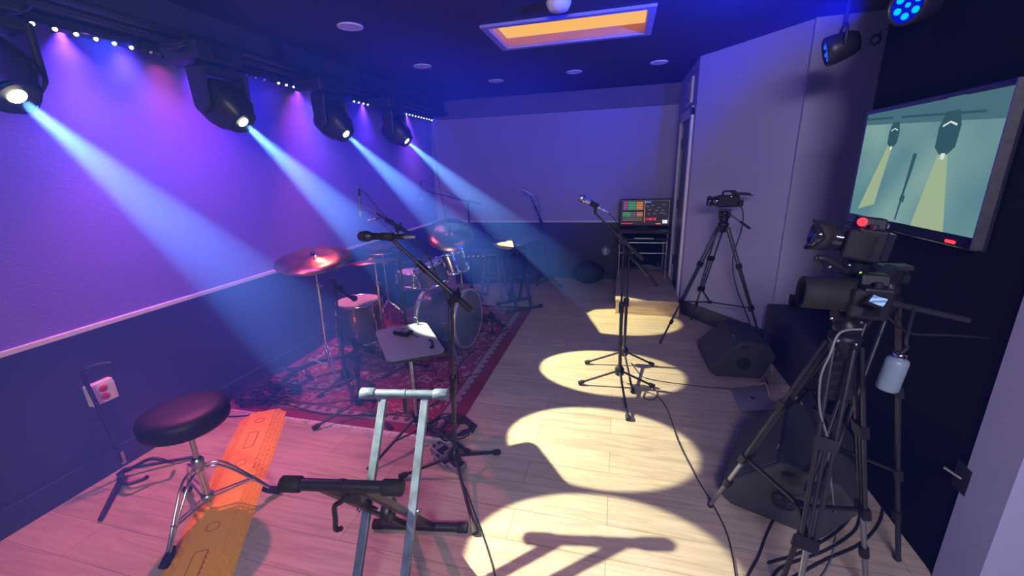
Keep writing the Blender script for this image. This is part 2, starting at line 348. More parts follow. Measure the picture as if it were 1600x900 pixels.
MH = [1.20, 2.22, 3.24, 4.30]
mhl = ['black moving-head light at the left edge, largest of the four, throwing the nearest beam', 'black moving-head light second from the left edge, above the middle of the purple wall',
       'black moving-head light third from the left edge, between two rows of LED dots', 'smallest and farthest black moving-head light, nearest the back corner']
LX, LZ = -2.27, 1.985
aim = [(-.11, 1.40, 0), (-.15, 2.23, 0), (-.11, 3.20, 0), (-.02, 4.40, 0)]
def moving_head(y, tgt, lb):
    L = V3((LX, y, LZ)); dirn = (V3(tgt)-L).normalized()
    t = thing('moving_head_light', lb, 'stage light', (LX-.22, y, 2.44), 'moving head lights')
    bx, bz = LX-.19, 2.36
    # base with handles
    c = MB().hexa([(bx-.12, y-.15, bz-.05), (bx+.12, y-.15, bz-.05), (bx+.12, y+.15, bz-.05), (bx-.12, y+.15, bz-.05)], [(bx-.13, y-.165, bz+.05), (bx+.13, y-.165, bz+.05), (bx+.13, y+.165, bz+.05), (bx-.13, y+.165, bz+.05)])
    c.build('base', M['fixture'], t, .012)
    for s in (-1, 1): MB().tube(catmull([(bx-.08, y+s*.155, bz+.03), (bx-.07, y+s*.20, bz-.0), (bx+.07, y+s*.20, bz-.0), (bx+.08, y+s*.155, bz+.03)], 5), .009, 8).build('handle', M['fixture'], t)
    MB().box((bx+.125, y, bz), (.012, .12, .045)).build('display', M['glass'], t)
    for s in (-1, 1): MB().box((bx, y+s*.08, bz+.085), (.05, .03, .08)).build('clamp', M['black'], t)
    # yoke
    pv = L-dirn*.155
    c = MB().lathe((bx, y, bz-.05), [(.07, 0), (.07, -.025), (.0005, -.025)], n=24)
    c.box((pv.x-.0, y, bz-.095), (.12, .30, .045))
    for s in (-1, 1):
        yy = y+s*.142
        c.prism([(pv.x-.065, yy-.014, bz-.08), (pv.x+.065, yy-.014, bz-.08), (pv.x+.055, yy-.014, pv.z-.03), (pv.x, yy-.014, pv.z-.07), (pv.x-.055, yy-.014, pv.z-.03)], (0, .028, 0))
    c.build('yoke', M['fixture'], t, .01)
    # head: rounded-square body tapering to the front ring
    ax = dirn; sd_ = V3((0, 1, 0)); up = ax.cross(sd_).normalized()
    def ring(h, w_, t_, n=24):
        out = []
        for j in range(n):
            a = 2*PI*j/n; ca, sa = math.cos(a), math.sin(a)
            k = (abs(ca)**4+abs(sa)**4)**-.25
            k = 1+(k-1)*.75
            out.append(L+ax*h+sd_*ca*k*w_+up*sa*k*t_)
        return out
    prof = [(-.27, .06, .07), (-.26, .095, .10), (-.22, .116, .12), (-.12, .118, .125), (-.05, .105, .108), (-.015, .078, .082), (.0, .074, .078), (.012, .07, .074)]
    c = MB(); vs = []
    for q in prof: vs += ring(*q)
    n = 24; c.add(vs, [(i*n+j, i*n+(j+1) % n, (i+1)*n+(j+1) % n, (i+1)*n+j) for i in range(len(prof)-1) for j in range(n)], True); c.add(ring(*prof[0]), [tuple(reversed(range(n)))])
    hd = c.build('head', M['fixture'], t)
    MB().lathe(L, [(.074, .012), (.060, .014), (.050, .004), (.030, .002), (.0005, .002)], ax, 28).build('front_ring', M['plastic'], hd)
    MB().disc(L+ax*.006, .030, ax, 24).build('lens', M['lens_glow'], hd)
    for s in (-1, 1): MB().bar(L-ax*.20+sd_*s*.122, L-ax*.12+sd_*s*.124+up*.01, .012, .010).build('side_latch', M['steel'], hd)
    light('moving_head_lamp', 'SPOT', L+ax*.03, 1380, (.94, .97, .98), V3(tgt), spot_size=R(15.6), spot_blend=.10, shadow_soft_size=.018)
for y, a, lb in zip(MH, aim, mhl): moving_head(y, a, lb)

# LED bars washing the left wall
BAR = [(.60, .92, (.09, .01, 1.0), 0, 0, 'nearest LED batten, half out of frame at the top left'), (1.52, .50, (.14, .06, 1.0), 1, 0, 'LED batten with four bright dots right of the nearest moving light'), (2.04, .90, (.20, .04, 1.0), 0, 1, 'dark LED batten with unlit lenses over the pink patch of wall'),
       (3.00, .90, (.14, .04, 1.0), 1, 0, 'LED batten with a row of bright dots between second and third moving light'), (4.00, .90, (.13, .05, 1.0), 1, 0, 'LED batten with a row of bright dots between third and fourth moving light'), (5.02, .92, (.13, .06, 1.0), 1, 0, 'farthest LED batten, its dots ending at the back corner')]
LED_E = 1.0
for y0, ln, col, lit, pink, lb in BAR:
    t = thing('led_batten', lb, 'stage light', (-2.71, y0, 2.40), 'LED battens along the left wall')
    MB().box((-2.71, y0+ln/2, 2.405), (.07, ln-.02, .05)).build('housing', M['fixture'], t, .006)
    n = max(4, round(ln/.082))
    for i in range(n):
        yy = y0+(i+.5)*ln/n
        rf = MB().lathe((-2.690, yy, 2.383), [(.010, .0), (.018, -.012), (.020, -.014)], (-.5, 0, 1), 12).build('reflector', M['plastic'], t)
        MB().ball((-2.684, yy, 2.374), .010, n=10).build('led_dot', M['led_white'] if lit else M['white'], rf)
    a = light('led_batten_wash', 'AREA', (-2.62, y0+ln/2, 2.366), 17*ln*LED_E, col, (-2.90, y0+ln/2, 1.1), shape='RECTANGLE', size=.03, size_y=ln*.95)
    a.data.spread = R(100)
# coloured eyes of the battens aimed at patches of wall and floor
for y, tx, tz, col, e, sz in ((2.2, -2.86, 1.95, (1, .20, .75), 3.6, 90), (3.35, -2.86, 2.05, (1, .20, .75), 2.6, 90), (1.75, -2.86, 1.9, (.35, .22, 1), 4, 90), (5.5, -2.86, 2.0, (.7, .25, .9), 1.5, 90)):
    a = light('led_batten_eye', 'AREA', (-2.60, y, 2.366), e, col, (-2.90, y+.05, 1.3), shape='RECTANGLE', size=.03, size_y=.35); a.data.spread = R(sz)
light('led_batten_floor', 'SPOT', (-2.66, 1.9, 2.35), 190, (1.0, .17, .76), (-1.9, 1.3, 0), spot_size=R(75), spot_blend=1, shadow_soft_size=.04)
light('led_batten_floor', 'SPOT', (-2.66, 3.3, 2.35), 130, (1.0, .25, .6), (-2.1, 3.1, 0), spot_size=R(70), spot_blend=1, shadow_soft_size=.04)

# blue PAR cans
M['led_face'] = emis('led_face_blue', (0, .008, .7), .8)
def par(loc, dr_, lit, lb, mount):
    L = V3(loc); ax = V3(dr_).normalized()
    t = thing('par_light', lb, 'stage light', mount, 'blue PAR cans')
    MB().lathe(L, [(.0005, -.13), (.05, -.13), (.066, -.10), (.078, -.02), (.078, .02), (.070, .025), (.068, .005)], ax, 28).build('can', M['fixture'], t)
    MB().disc(L+ax*.004, .069, ax, 28).build('face_plate', M['led_face'] if lit else M['glass'], t)
    e = MB(); u = ax.orthogonal().normalized(); v_ = ax.cross(u)
    e.ball(L+ax*.008, .010, n=8)
    for k in range(6): e.ball(L+ax*.008+(u*math.cos(k*PI/3)+v_*math.sin(k*PI/3))*.042, .014, n=8)
    e.build('led_lenses', M['led_blue'] if lit else M['led_dim'], t)
    m = V3(mount); s_ = ax.cross(V3((0, 0, 1))).normalized()
    MB().tube(catmull([L-ax*.05+s_*.086, L-ax*.05+s_*.086+V3((0, 0, .08)), V3((L.x-ax.x*.05, L.y-ax.y*.05, L.z+.13)), L-ax*.05-s_*.086+V3((0, 0, .08)), L-ax*.05-s_*.086], 6), .008, 8).build('bracket', M['black'], t)
    MB().tube([(L.x-ax.x*.05, L.y-ax.y*.05, L.z+.13), m], .012, 8).build('hanger', M['black'], t)
M['led_dim'] = emis('led_dot_dim_blue', (.02, .10, 1), 1.2)
par((1.185, 2.42, 2.28), (-.80, -.42, -.10), 1, 'glowing blue round stage light at the top right of the black wall', (1.18, 2.45, ZC))
par((1.13, 3.0, 2.24), (-.95, .20, -.28), 0, 'dark stage light with a thin blue rim hanging on the pale wall', (1.2, 3.02, ZC))
light('par_beam', 'SPOT', (1.06, 2.50, 2.30), 620, (.0, .02, 1), (-.6, 3.7, 2.9), spot_size=R(120), spot_blend=.9, shadow_soft_size=.05)

# ================================================================== RUG
def rug_mat():
    m = bpy.data.materials.new('red_oriental_rug'); m.use_nodes = True; n = m.node_tree; b = n.nodes['Principled BSDF']
    L = n.links.new; N = n.nodes.new
    b.inputs['Roughness'].default_value = .95; b.inputs['Specular IOR Level'].default_value = .1
    tc = N('ShaderNodeTexCoord'); sp = N('ShaderNodeSeparateXYZ'); L(tc.outputs['Object'], sp.inputs[0])
    def math_(op, a, b_=None, c=None):
        q = N('ShaderNodeMath'); q.operation = op
        for i, v in enumerate((a, b_, c)):
            if v is None: continue
            if isinstance(v, (int, float)): q.inputs[i].default_value = v
            else: L(v, q.inputs[i])
        return q.outputs[0]
    # distance to the nearest edge of the rug (half sizes .925 x 1.32)
    dx = math_('SUBTRACT', .925, math_('ABSOLUTE', sp.outputs[0])); dy = math_('SUBTRACT', 1.32, math_('ABSOLUTE', sp.outputs[1]))
    dd = math_('MINIMUM', dx, dy)
    vo = N('ShaderNodeTexVoronoi'); vo.inputs['Scale'].default_value = 7.5; L(tc.outputs['Object'], vo.inputs['Vector'])
    no = N('ShaderNodeTexNoise'); no.inputs['Scale'].default_value = 16; no.inputs['Detail'].default_value = 3; no.inputs['Distortion'].default_value = 1.5; L(tc.outputs['Object'], no.inputs['Vector'])
    r1 = N('ShaderNodeValToRGB'); e = r1.color_ramp.elements; e[0].position = .0; e[0].color = (.07, .035, .09, 1); e[1].position = .16; e[1].color = (.26, .05, .065, 1)
    q = e.new(.26); q.color = (.46, .30, .32, 1); q = e.new(.33); q.color = (.28, .05, .07, 1); q = e.new(.6); q.color = (.24, .035, .06, 1)
    L(vo.outputs['Distance'], r1.inputs['Fac'])
    r2 = N('ShaderNodeValToRGB'); e = r2.color_ramp.elements; e[0].position = .56; e[0].color = (0, 0, 0, 1); e[1].position = .60; e[1].color = (1, 1, 1, 1); L(no.outputs['Fac'], r2.inputs['Fac'])
    mx = N('ShaderNodeMix'); mx.data_type = 'RGBA'; L(r2.outputs['Color'], mx.inputs['Factor']); L(r1.outputs['Color'], mx.inputs['A']); mx.inputs['B'].default_value = (.36, .20, .23, 1)
    # beige guard stripe with dots
    v2 = N('ShaderNodeTexVoronoi'); v2.inputs['Scale'].default_value = 11; v2.inputs['Randomness'].default_value = .1; L(tc.outputs['Object'], v2.inputs['Vector'])
    r3 = N('ShaderNodeValToRGB'); e = r3.color_ramp.elements; e[0].position = .22; e[0].color = (.14, .05, .09, 1); e[1].position = .30; e[1].color = (.33, .22, .24, 1); L(v2.outputs['Distance'], r3.inputs['Fac'])
    def band(lo, hi): return math_('MULTIPLY', math_('GREATER_THAN', dd, lo), math_('LESS_THAN', dd, hi))
    cur = mx.outputs['Result']
    for lo, hi, src in ((.0, .085, (.22, .035, .06, 1)), (.085, .10, (.12, .06, .10, 1)), (.10, .165, r3.outputs['Color']), (.165, .18, (.12, .06, .10, 1)), (.30, .312, (.30, .15, .17, 1))):
        k = N('ShaderNodeMix'); k.data_type = 'RGBA'; L(band(lo, hi), k.inputs['Factor']); L(cur, k.inputs['A'])
        if isinstance(src, tuple): k.inputs['B'].default_value = src
        else: L(src, k.inputs['B'])
        cur = k.outputs['Result']
    L(cur, b.inputs['Base Color'])
    bp = N('ShaderNodeBump'); bp.inputs['Strength'].default_value = .5; bp.inputs['Distance'].default_value = .004; L(no.outputs['Fac'], bp.inputs['Height']); L(bp.outputs[0], b.inputs['Normal'])
    return m
M['rug'] = rug_mat(); M['fringe'] = mat('pale_rug_fringe', (.62, .52, .56), .9, var=.3, scale=60)
rg = thing('oriental_rug', 'large red patterned oriental rug under the drum kit, along the wainscot', 'rug', (-1.915, 3.385, 0))
c = MB(); nx, ny = 10, 14
for j in range(ny+1):
    for i in range(nx+1):
        x = -2.84+1.85*i/nx; y = 2.065+2.64*j/ny
        c.v.append(V3((x, y, .007+.0015*math.sin(3*x+5*y))))
for j in range(ny):
    for i in range(nx): c.f.append([j*(nx+1)+i, j*(nx+1)+i+1, (j+1)*(nx+1)+i+1, (j+1)*(nx+1)+i]); c.sm.append(True); c.mi.append(0)
c.box((-1.915, 3.385, .003), (1.85, 2.64, .005)); c.build('pile', M['rug'], rg)
for y, s in ((2.065, -1), (4.705, 1)):
    c = MB()
    for i in range(92):
        x = -2.835+i*.0202
        c.add([(x, y, .006), (x+.017, y, .006), (x+.014+random.uniform(-.01, .01), y+s*random.uniform(.03, .05), .002), (x+.003+random.uniform(-.008, .008), y+s*random.uniform(.03, .05), .002)], [(0, 1, 2, 3)])
    c.box((-1.915, y+s*.008, .004), (1.85, .016, .006))
    o = c.build('fringe', M['fringe'], rg); o['kind'] = 'stuff'

# wooden platform step at the back and the desk standing on it
st = thing('wooden_platform', 'low plywood platform step in front of the desk at the back', 'platform', (.39, 5.4, 0))
MB().box((.345, 5.36, .078), (.69, 1.44, .156)).build('carcass', M['wood'], st)
MB().box((.345, 5.365, .168), (.70, 1.47, .024)).build('deck', M['floor'], st, .003)

# ================================================================== small builders
def ptube(p): return catmull(p, 7)
def cable(name, pts, lb, r=.0032, m='cable', cat='cable', group=None, n=6):
    o = MB().tube(ptube(pts), r, n).build(name, M[m]); return tag(o, lb, cat, group)
def coil(cx, cy, cz, r, turns, seed, sq=1.0, lean=.02):
    rnd = random.Random(seed); out = []
    for i in range(turns*12):
        a = 2*PI*i/12; rr = r*(1+rnd.uniform(-.14, .14)); out.append((cx+rr*math.cos(a)+rnd.uniform(-lean, lean), cy+rr*sq*math.sin(a)+rnd.uniform(-lean, lean), cz+.004+.035*(i/(turns*12))+rnd.uniform(0, .006)))
    return out
def mic(A, B, lb, style='hand', ring=True, group=None, mt='plastic'):
    """microphone with its head at A and its tail at B"""
    A = V3(A); B = V3(B); ax = (A-B); L = ax.length; ax.normalize()
    t = thing('microphone', lb, 'microphone', B, group)
    if style == 'hand':
        MB().lathe(B, [(.0005, 0), (.010, 0), (.0115, .01), (.0125, L*.3), (.017, L*.68), (.0175, L*.70)], ax, 20).build('body', M[mt], t)
        MB().lathe(B, [(.0175, L*.70), (.024, L*.76), (.0255, L*.86), (.023, L*.95), (.014, L*.995), (.0005, L)], ax, 20).build('grille', M['steel'] if mt != 'plastic' else M['fixture'], t)
        MB().lathe(B, [(.0255, L*.79), (.0262, L*.80), (.0262, L*.82), (.0255, L*.83)], ax, 20).build('band', M['plastic'], t)
    else:
        MB().lathe(B, [(.0005, 0), (.008, 0), (.0105, .006), (.0105, L*.72), (.011, L*.73)], ax, 16).build('body', M['silver'], t)
        MB().lathe(B, [(.011, L*.73), (.0115, L*.75), (.0115, L*.97), (.0095, L), (.0005, L)], ax, 16).build('capsule', M['steel'], t)
    MB().tube([B-ax*.055, B-ax*.03, B], [.006, .0095, .0095], 12).build('connector', M['steel'] if style == 'hand' else M['plastic'], t)
    return t
def clip_at(P, ax, t):
    P = V3(P); ax = V3(ax).normalized()
    MB().lathe(P-ax*.03, [(.0165, 0), (.0185, .0), (.0185, .06), (.0165, .06)], ax, 16).build('mic_clip', M['rubber'], t)
def mic_stand(hub, feet, top, A, B, lb, pivot=None, tip=None, col='black', group='boom microphone stands', foot_z=.018, hubz=.13):
    """hub on the floor, feet positions, pole top, boom from A (microphone end) to B (counterweight end)"""
    hub = V3(hub); top = V3(top); A = V3(A); B = V3(B); m = M[col]
    t = thing('microphone_stand', lb, 'microphone stand', (hub.x, hub.y, 0), group)
    hz = V3((hub.x, hub.y, hubz))
    c = MB().lathe((hub.x, hub.y, hubz-.03), [(.02, -.012), (.035, 0), (.036, .045), (.022, .065), (.016, .075)], n=18); hb = c.build('hub', M['plastic'], t)
    for k, f in enumerate(feet):
        f = V3((f[0], f[1], foot_z)); dr_ = (f-hz).normalized()
        lg = MB().tube([hz+dr_*.02, f], .0085, 10).build('leg', m, t)
        MB().tube([f-dr_*.035, f-dr_*.02, f+dr_*.012], [.012, .0165, .0165], 12).build('rubber_foot', M['rubber'], lg)
    dv = (top-hz).normalized()
    mid = hz+(top-hz)*.52
    MB().tube([hz, mid], .0125, 12).build('lower_tube', m, t)
    MB().tube([mid, top], .0085, 12).build('upper_tube', m, t)
    MB().tube([mid-dv*.05, mid-dv*.045, mid+dv*.025, mid+dv*.035], [.015, .019, .019, .011], 14).build('height_clutch', M['plastic'], t)
    bd = (A-B).normalized()
    # pivot: closest point of the boom to the pole top
    pv = B+bd*max(0, min((A-B).length, (top-B).dot(bd)))
    sd_ = bd.cross(dv).normalized()
    c = MB().tube([top-dv*.03, top-dv*.01, top+dv*.012], [.012, .017, .017], 12)
    c.tube([pv-sd_*.03, pv+sd_*.03], .021, 16); c.tube([pv-bd*.025, pv+bd*.025], .0155, 12); c.tube([top, pv], .014, 10)
    c.build('swivel', M['plastic'], t)
    kn = MB().tube([pv+sd_*.03, pv+sd_*.045], .008, 8); kn.bar(pv+sd_*.05-dv*.028, pv+sd_*.05+dv*.028, .012, .010, sd_); kn.build('wing_knob', M['plastic'], t)
    bm = MB().tube([B, A], .0075, 10).build('boom', m, t)
    cut = B+(A-B)*.62
    MB().tube([B, B+bd*.11], .0155, 12).build('counterweight', M['rubber'], bm)
    MB().tube([B+bd*.11, cut], .0125, 12).build('outer_boom_tube', m, bm)
    MB().tube([cut-bd*.03, cut+bd*.03], .0165, 12).build('boom_clutch', M['plastic'], bm)
    return t, bd

# ---- foreground boom stand with vocal microphone
hub = (-0.836, 1.783, 0.000); F3 = [(-1.126, 1.689, 0.000), (-0.652, 1.993, 0.000), (-0.603, 1.435, 0.000)]
A_ = (-1.024, 1.700, 1.354); B_ = (-0.676, 1.760, 1.002); T_ = (-0.765, 1.745, 1.051)
t, bd = mic_stand(hub, F3, T_, A_, B_, 'black boom microphone stand in the foreground, nearest the silver keyboard stand')
mA = (-1.185, 1.680, 1.371); mB = (-0.956, 1.700, 1.367)
ax = (V3(mA)-V3(mB)).normalized(); P0 = V3(mB)+ax*.085
MB().tube([A_, P0-V3((0, 0, .012))], .009, 8).build('clip_stem', M['plastic'], t)
clip_at(P0, ax, t)
mic(mA, mB, 'black vocal microphone lying level in its clip, nearest the camera')
cable('microphone_cable', [V3(mB)-ax*.05, (-0.900, 1.700, 1.347), (-0.868, 1.720, 1.317), (-0.852, 1.730, 1.257), (-0.831, 1.740, 1.178), (-0.799, 1.740, 1.099), (-0.787, 1.750, 1.016), (-0.808, 1.760, 0.842), (-0.820, 1.765, 0.549), (-0.828, 1.797, 0.020), (-0.740, 1.683, 0.006), (-0.621, 1.516, 0.006), (-0.515, 1.359, 0.006), (-0.440, 1.238, 0.006)],
      'thin black cable running from the nearest vocal microphone down its stand to the floor')

# ---- the two centre stands
t, bd = mic_stand((0.049, 2.975, 0.000), [(-0.249, 2.927, 0.000), (0.302, 2.985, 0.000), (0.110, 2.510, 0.000)], (0.036, 2.975, 1.132), (-0.163, 2.950, 1.337), (0.172, 2.975, 1.010), 'black boom stand in the middle of the floor holding the blue-glinting microphone')
mA = (-0.275, 2.900, 1.456); mB = (-0.119, 2.930, 1.370); ax = (V3(mA)-V3(mB)).normalized()
MB().tube([(-0.163, 2.950, 1.337), V3(mB)+ax*.05-V3((0, 0, .01))], .009, 8).build('clip_stem', M['plastic'], t); clip_at(V3(mB)+ax*.06, ax, t)
mic(mA, mB, 'silver vocal microphone tipped up to the left on the middle floor stand', mt='steel')
cable('microphone_cable', [V3(mB)-ax*.05, (-0.067, 2.940, 1.333), (-0.022, 2.950, 1.284), (0.016, 2.960, 1.193), (0.052, 2.960, 1.057), (0.058, 2.960, 0.798), (0.055, 2.960, 0.448), (0.072, 3.027, 0.030), (0.136, 2.998, 0.008), (0.255, 2.995, 0.006), (0.325, 2.921, 0.006), (0.298, 2.807, 0.006), (0.227, 2.810, 0.006), (0.250, 2.907, 0.006), (0.336, 2.832, 0.006), (0.383, 2.649, 0.006), (0.407, 2.337, 0.006), (0.457, 2.065, 0.006), (0.512, 1.848, 0.006), (0.539, 1.664, 0.006), (0.522, 1.458, 0.006)],
      'black cable from the middle microphone stand curving across the light pools')
t, bd = mic_stand((0.085, 3.337, 0.000), [(-0.228, 3.291, 0.000), (0.322, 3.358, 0.000), (0.148, 2.878, 0.000)], (0.088, 3.337, 0.987), (0.000, 3.300, 1.080), (0.317, 3.340, 0.715), 'black boom stand just behind the middle one, its counterweight arm hanging down to the right')
MB().tube(ptube([(0.000, 3.300, 1.080), (-0.018, 3.290, 1.066), (-0.047, 3.280, 1.037), (-0.075, 3.270, 1.013)]), .008, 8).build('gooseneck', M['plastic'], t)
ws = thing('ball_microphone', 'small microphone with a clear round head hanging left of the two centre stands', 'microphone', (-0.070, 3.270, 1.013))
MB().ball((-0.094, 3.260, 1.012), .036, n=18).build('head', M['silver'], ws); MB().tube([(-0.065, 3.270, 1.016), (-0.118, 3.250, 1.011)], .012, 12).build('body', M['white'], ws)
cable('microphone_cable', [(0.143, 3.377, 0.010), (0.215, 3.176, 0.006), (0.286, 3.113, 0.006), (0.451, 3.083, 0.006), (0.679, 3.068, 0.006), (0.859, 3.074, 0.006), (1.001, 3.083, 0.006), (1.111, 3.124, 0.006)], 'black cable running right from the centre stands to the grey laptop')

# ---- overhead condenser stands
t, bd = mic_stand((-1.640, 2.774, 0.000), [(-1.854, 2.711, 0.000), (-1.577, 2.962, 0.000), (-1.396, 2.442, 0.000)], (-1.627, 2.800, 1.247), (-1.779, 2.780, 1.365), (-1.536, 2.820, 1.200), 'boom stand behind the music desk carrying an upright pencil microphone over the drums')
MB().tube([(-1.779, 2.780, 1.365), (-1.877, 2.760, 1.430)], .005, 8).build('thin_boom_tip', M['steel'], t)
mic((-1.902, 2.750, 1.345), (-1.884, 2.750, 1.497), 'slim grey pencil microphone hanging upright over the drums, left one', 'pencil', group=None)
cable('microphone_cable', [(-1.883, 2.750, 1.506), (-1.878, 2.750, 1.534), (-1.854, 2.750, 1.533), (-1.818, 2.760, 1.495), (-1.756, 2.770, 1.404), (-1.701, 2.780, 1.336), (-1.640, 2.800, 1.271), (-1.642, 2.800, 1.034), (-1.676, 2.800, 0.613), (-1.694, 2.810, 0.155), (-1.547, 2.666, 0.010)], 'black cable looping from the left pencil microphone to its boom')
t, bd = mic_stand((-1.863, 4.929, 0.000), [(-2.144, 5.033, 0.000), (-1.719, 5.096, 0.000), (-1.723, 4.706, 0.000)], (-1.837, 4.920, 1.249), (-2.092, 4.900, 1.348), (-1.664, 4.920, 1.247), 'tall boom stand standing behind the bass drum near the stool')
MB().tube([(-2.092, 4.900, 1.348), (-2.415, 4.860, 1.431)], .006, 8).build('thin_boom_tip', M['black'], t)
mic((-2.438, 4.850, 1.294), (-2.425, 4.850, 1.499), 'slim grey pencil microphone hanging upright near the back corner, right one', 'pencil')
cable('microphone_cable', [(-2.424, 4.850, 1.514), (-2.416, 4.850, 1.545), (-2.364, 4.850, 1.544), (-2.240, 4.870, 1.486), (-2.084, 4.890, 1.396), (-1.910, 4.910, 1.306), (-1.830, 4.920, 1.162), (-1.850, 4.920, 0.588), (-1.842, 4.897, 0.020)], 'black cable looping from the right pencil microphone to its boom')
t, bd = mic_stand((-.93, 5.74, 0), [(-1.13, 5.66, 0), (-.76, 5.62, 0), (-.91, 5.95, 0)], (-1.080, 5.700, 0.961), (-1.194, 5.660, 1.282), (-1.027, 5.700, 0.881), 'boom microphone stand farthest back, by the back wall behind the keyboard')
mic((-1.308, 5.620, 1.390), (-1.189, 5.640, 1.318), 'small grey microphone on the farthest stand, against the back wall', mt='steel')
cable('microphone_cable', [(-1.155, 5.650, 1.299), (-1.095, 5.660, 1.263), (-1.074, 5.680, 1.123), (-1.081, 5.700, 0.944)], 'short black cable hanging from the farthest microphone')

# ---- low stands in front of the drums
t, bd = mic_stand((-2.063, 2.510, 0.000), [(-2.185, 2.339, 0.000), (-1.851, 2.562, 0.000), (-1.882, 2.327, 0.000)], (-2.045, 2.530, 0.827), (-2.013, 2.600, 0.757), (-2.049, 2.500, 0.924), "short black boom stand touching the floor tom, left one of the low pair")
mic((-2.021, 2.720, 0.692), (-2.033, 2.620, 0.755), 'stubby black microphone pointing at the floor tom skin')
t, bd = mic_stand((-1.715, 2.191, 0.000), [(-1.937, 1.978, 0.000), (-1.428, 2.083, 0.000), (-1.723, 2.359, 0.000)], (-1.698, 2.200, 0.564), (-1.565, 2.320, 0.401), (-1.713, 2.150, 0.617), "low black boom stand near the rug front edge, right one of the low pair")
t, bd = mic_stand((-1.300, 3.973, 0.000), [(-1.365, 3.815, 0.000), (-1.176, 3.995, 0.000), (-1.234, 3.802, 0.000)], (-1.213, 3.495, 0.240), (-1.311, 3.540, 0.270), (-1.079, 3.605, 0.220), 'very low black boom stand right in front of the bass drum')

# ================================================================== DRUM KIT
def lug(c, P, ax, rad):
    c.bar(V3(P)-ax*.022, V3(P)+ax*.022, .014, .016, rad)
def drum(name, lb, cen, axis, r, depth, shell='drumshell', skin='drumskin', back='drumskin', lugs=8, cat='drum'):
    cen = V3(cen); ax = V3(axis).normalized(); t = thing(name, lb, cat, cen)
    MB().lathe(cen, [(r, -depth/2), (r, depth/2)], ax, 40).build('shell', M[shell], t)
    for s, mm in ((1, skin), (-1, back)):
        MB().disc(cen+ax*s*(depth/2+.003), r*.985, ax*s, 40).build('drum_head', M[mm], t)
        h = .022 if name != 'bass_drum' else .038
        c = MB().lathe(cen+ax*s*depth/2, [(r*1.0, -h*s), (r*1.045, -h*s), (r*1.05, .006*s), (r*1.0, .011*s), (r*.975, .006*s)], ax*1, 40)
        c.build('hoop', M['chrome'] if name != 'bass_drum' else M['hoopm'], t)
    u = ax.orthogonal().normalized(); v_ = ax.cross(u)
    for k in range(lugs):
        a = 2*PI*(k+.5)/lugs; rad = u*math.cos(a)+v_*math.sin(a)
        c = MB()
        for s in (-1, 1):
            lug(c, cen+rad*(r+.008)+ax*s*depth*.22, ax, rad); c.tube([cen+rad*(r*1.04+.004)+ax*s*depth*.22, cen+rad*(r*1.04+.004)+ax*s*(depth/2+.01)], .003, 6)
        c.build('lug', M['chrome'], t)
    return t
M['hoopm'] = mat('pale_kick_hoop', (.42, .40, .48), .35, .3)
# floor tom on three legs
ft = drum('floor_tom', 'dark floor tom with a pale skin and chrome lugs, nearest drum of the kit', (-2.28, 3.10, .355), (0, 0, 1), .20, .37)
for a in (100, 220, 340):
    x, y = -2.28+.222*math.cos(R(a)), 3.10+.222*math.sin(R(a))
    lg = MB().tube([(x, y, .40), (x, y, .09), (x+.03*math.cos(R(a)), y+.03*math.sin(R(a)), .02)], .006, 8).build('leg', M['chrome'], ft)
    MB().tube([(x+.028*math.cos(R(a)), y+.028*math.sin(R(a)), .03), (x+.034*math.cos(R(a)), y+.034*math.sin(R(a)), .009)], .012, 10).build('rubber_tip', M['rubber'], lg)
    MB().box((x-.01*math.cos(R(a)), y-.01*math.sin(R(a)), .37), (.03, .03, .05)).build('leg_bracket', M['chrome'], ft, .003)
# bass drum
kd = drum('bass_drum', 'bass drum lying on its side on the rug, dark front skin facing the open floor', (-1.56, 3.47, .300), (1, -.12, 0), .275, .42, 'drumshell', 'kickhead', 'drumskin', 10)
for s in (-1, 1):
    MB().tube([(-1.45, 3.47+s*.26, .22), (-1.33, 3.47+s*.40, .018)], .007, 8).build('spur', M['chrome'], kd)
MB().tube([(-1.60, 3.46, .575), (-1.60, 3.46, .72)], .014, 12).build('tom_mount', M['chrome'], kd)
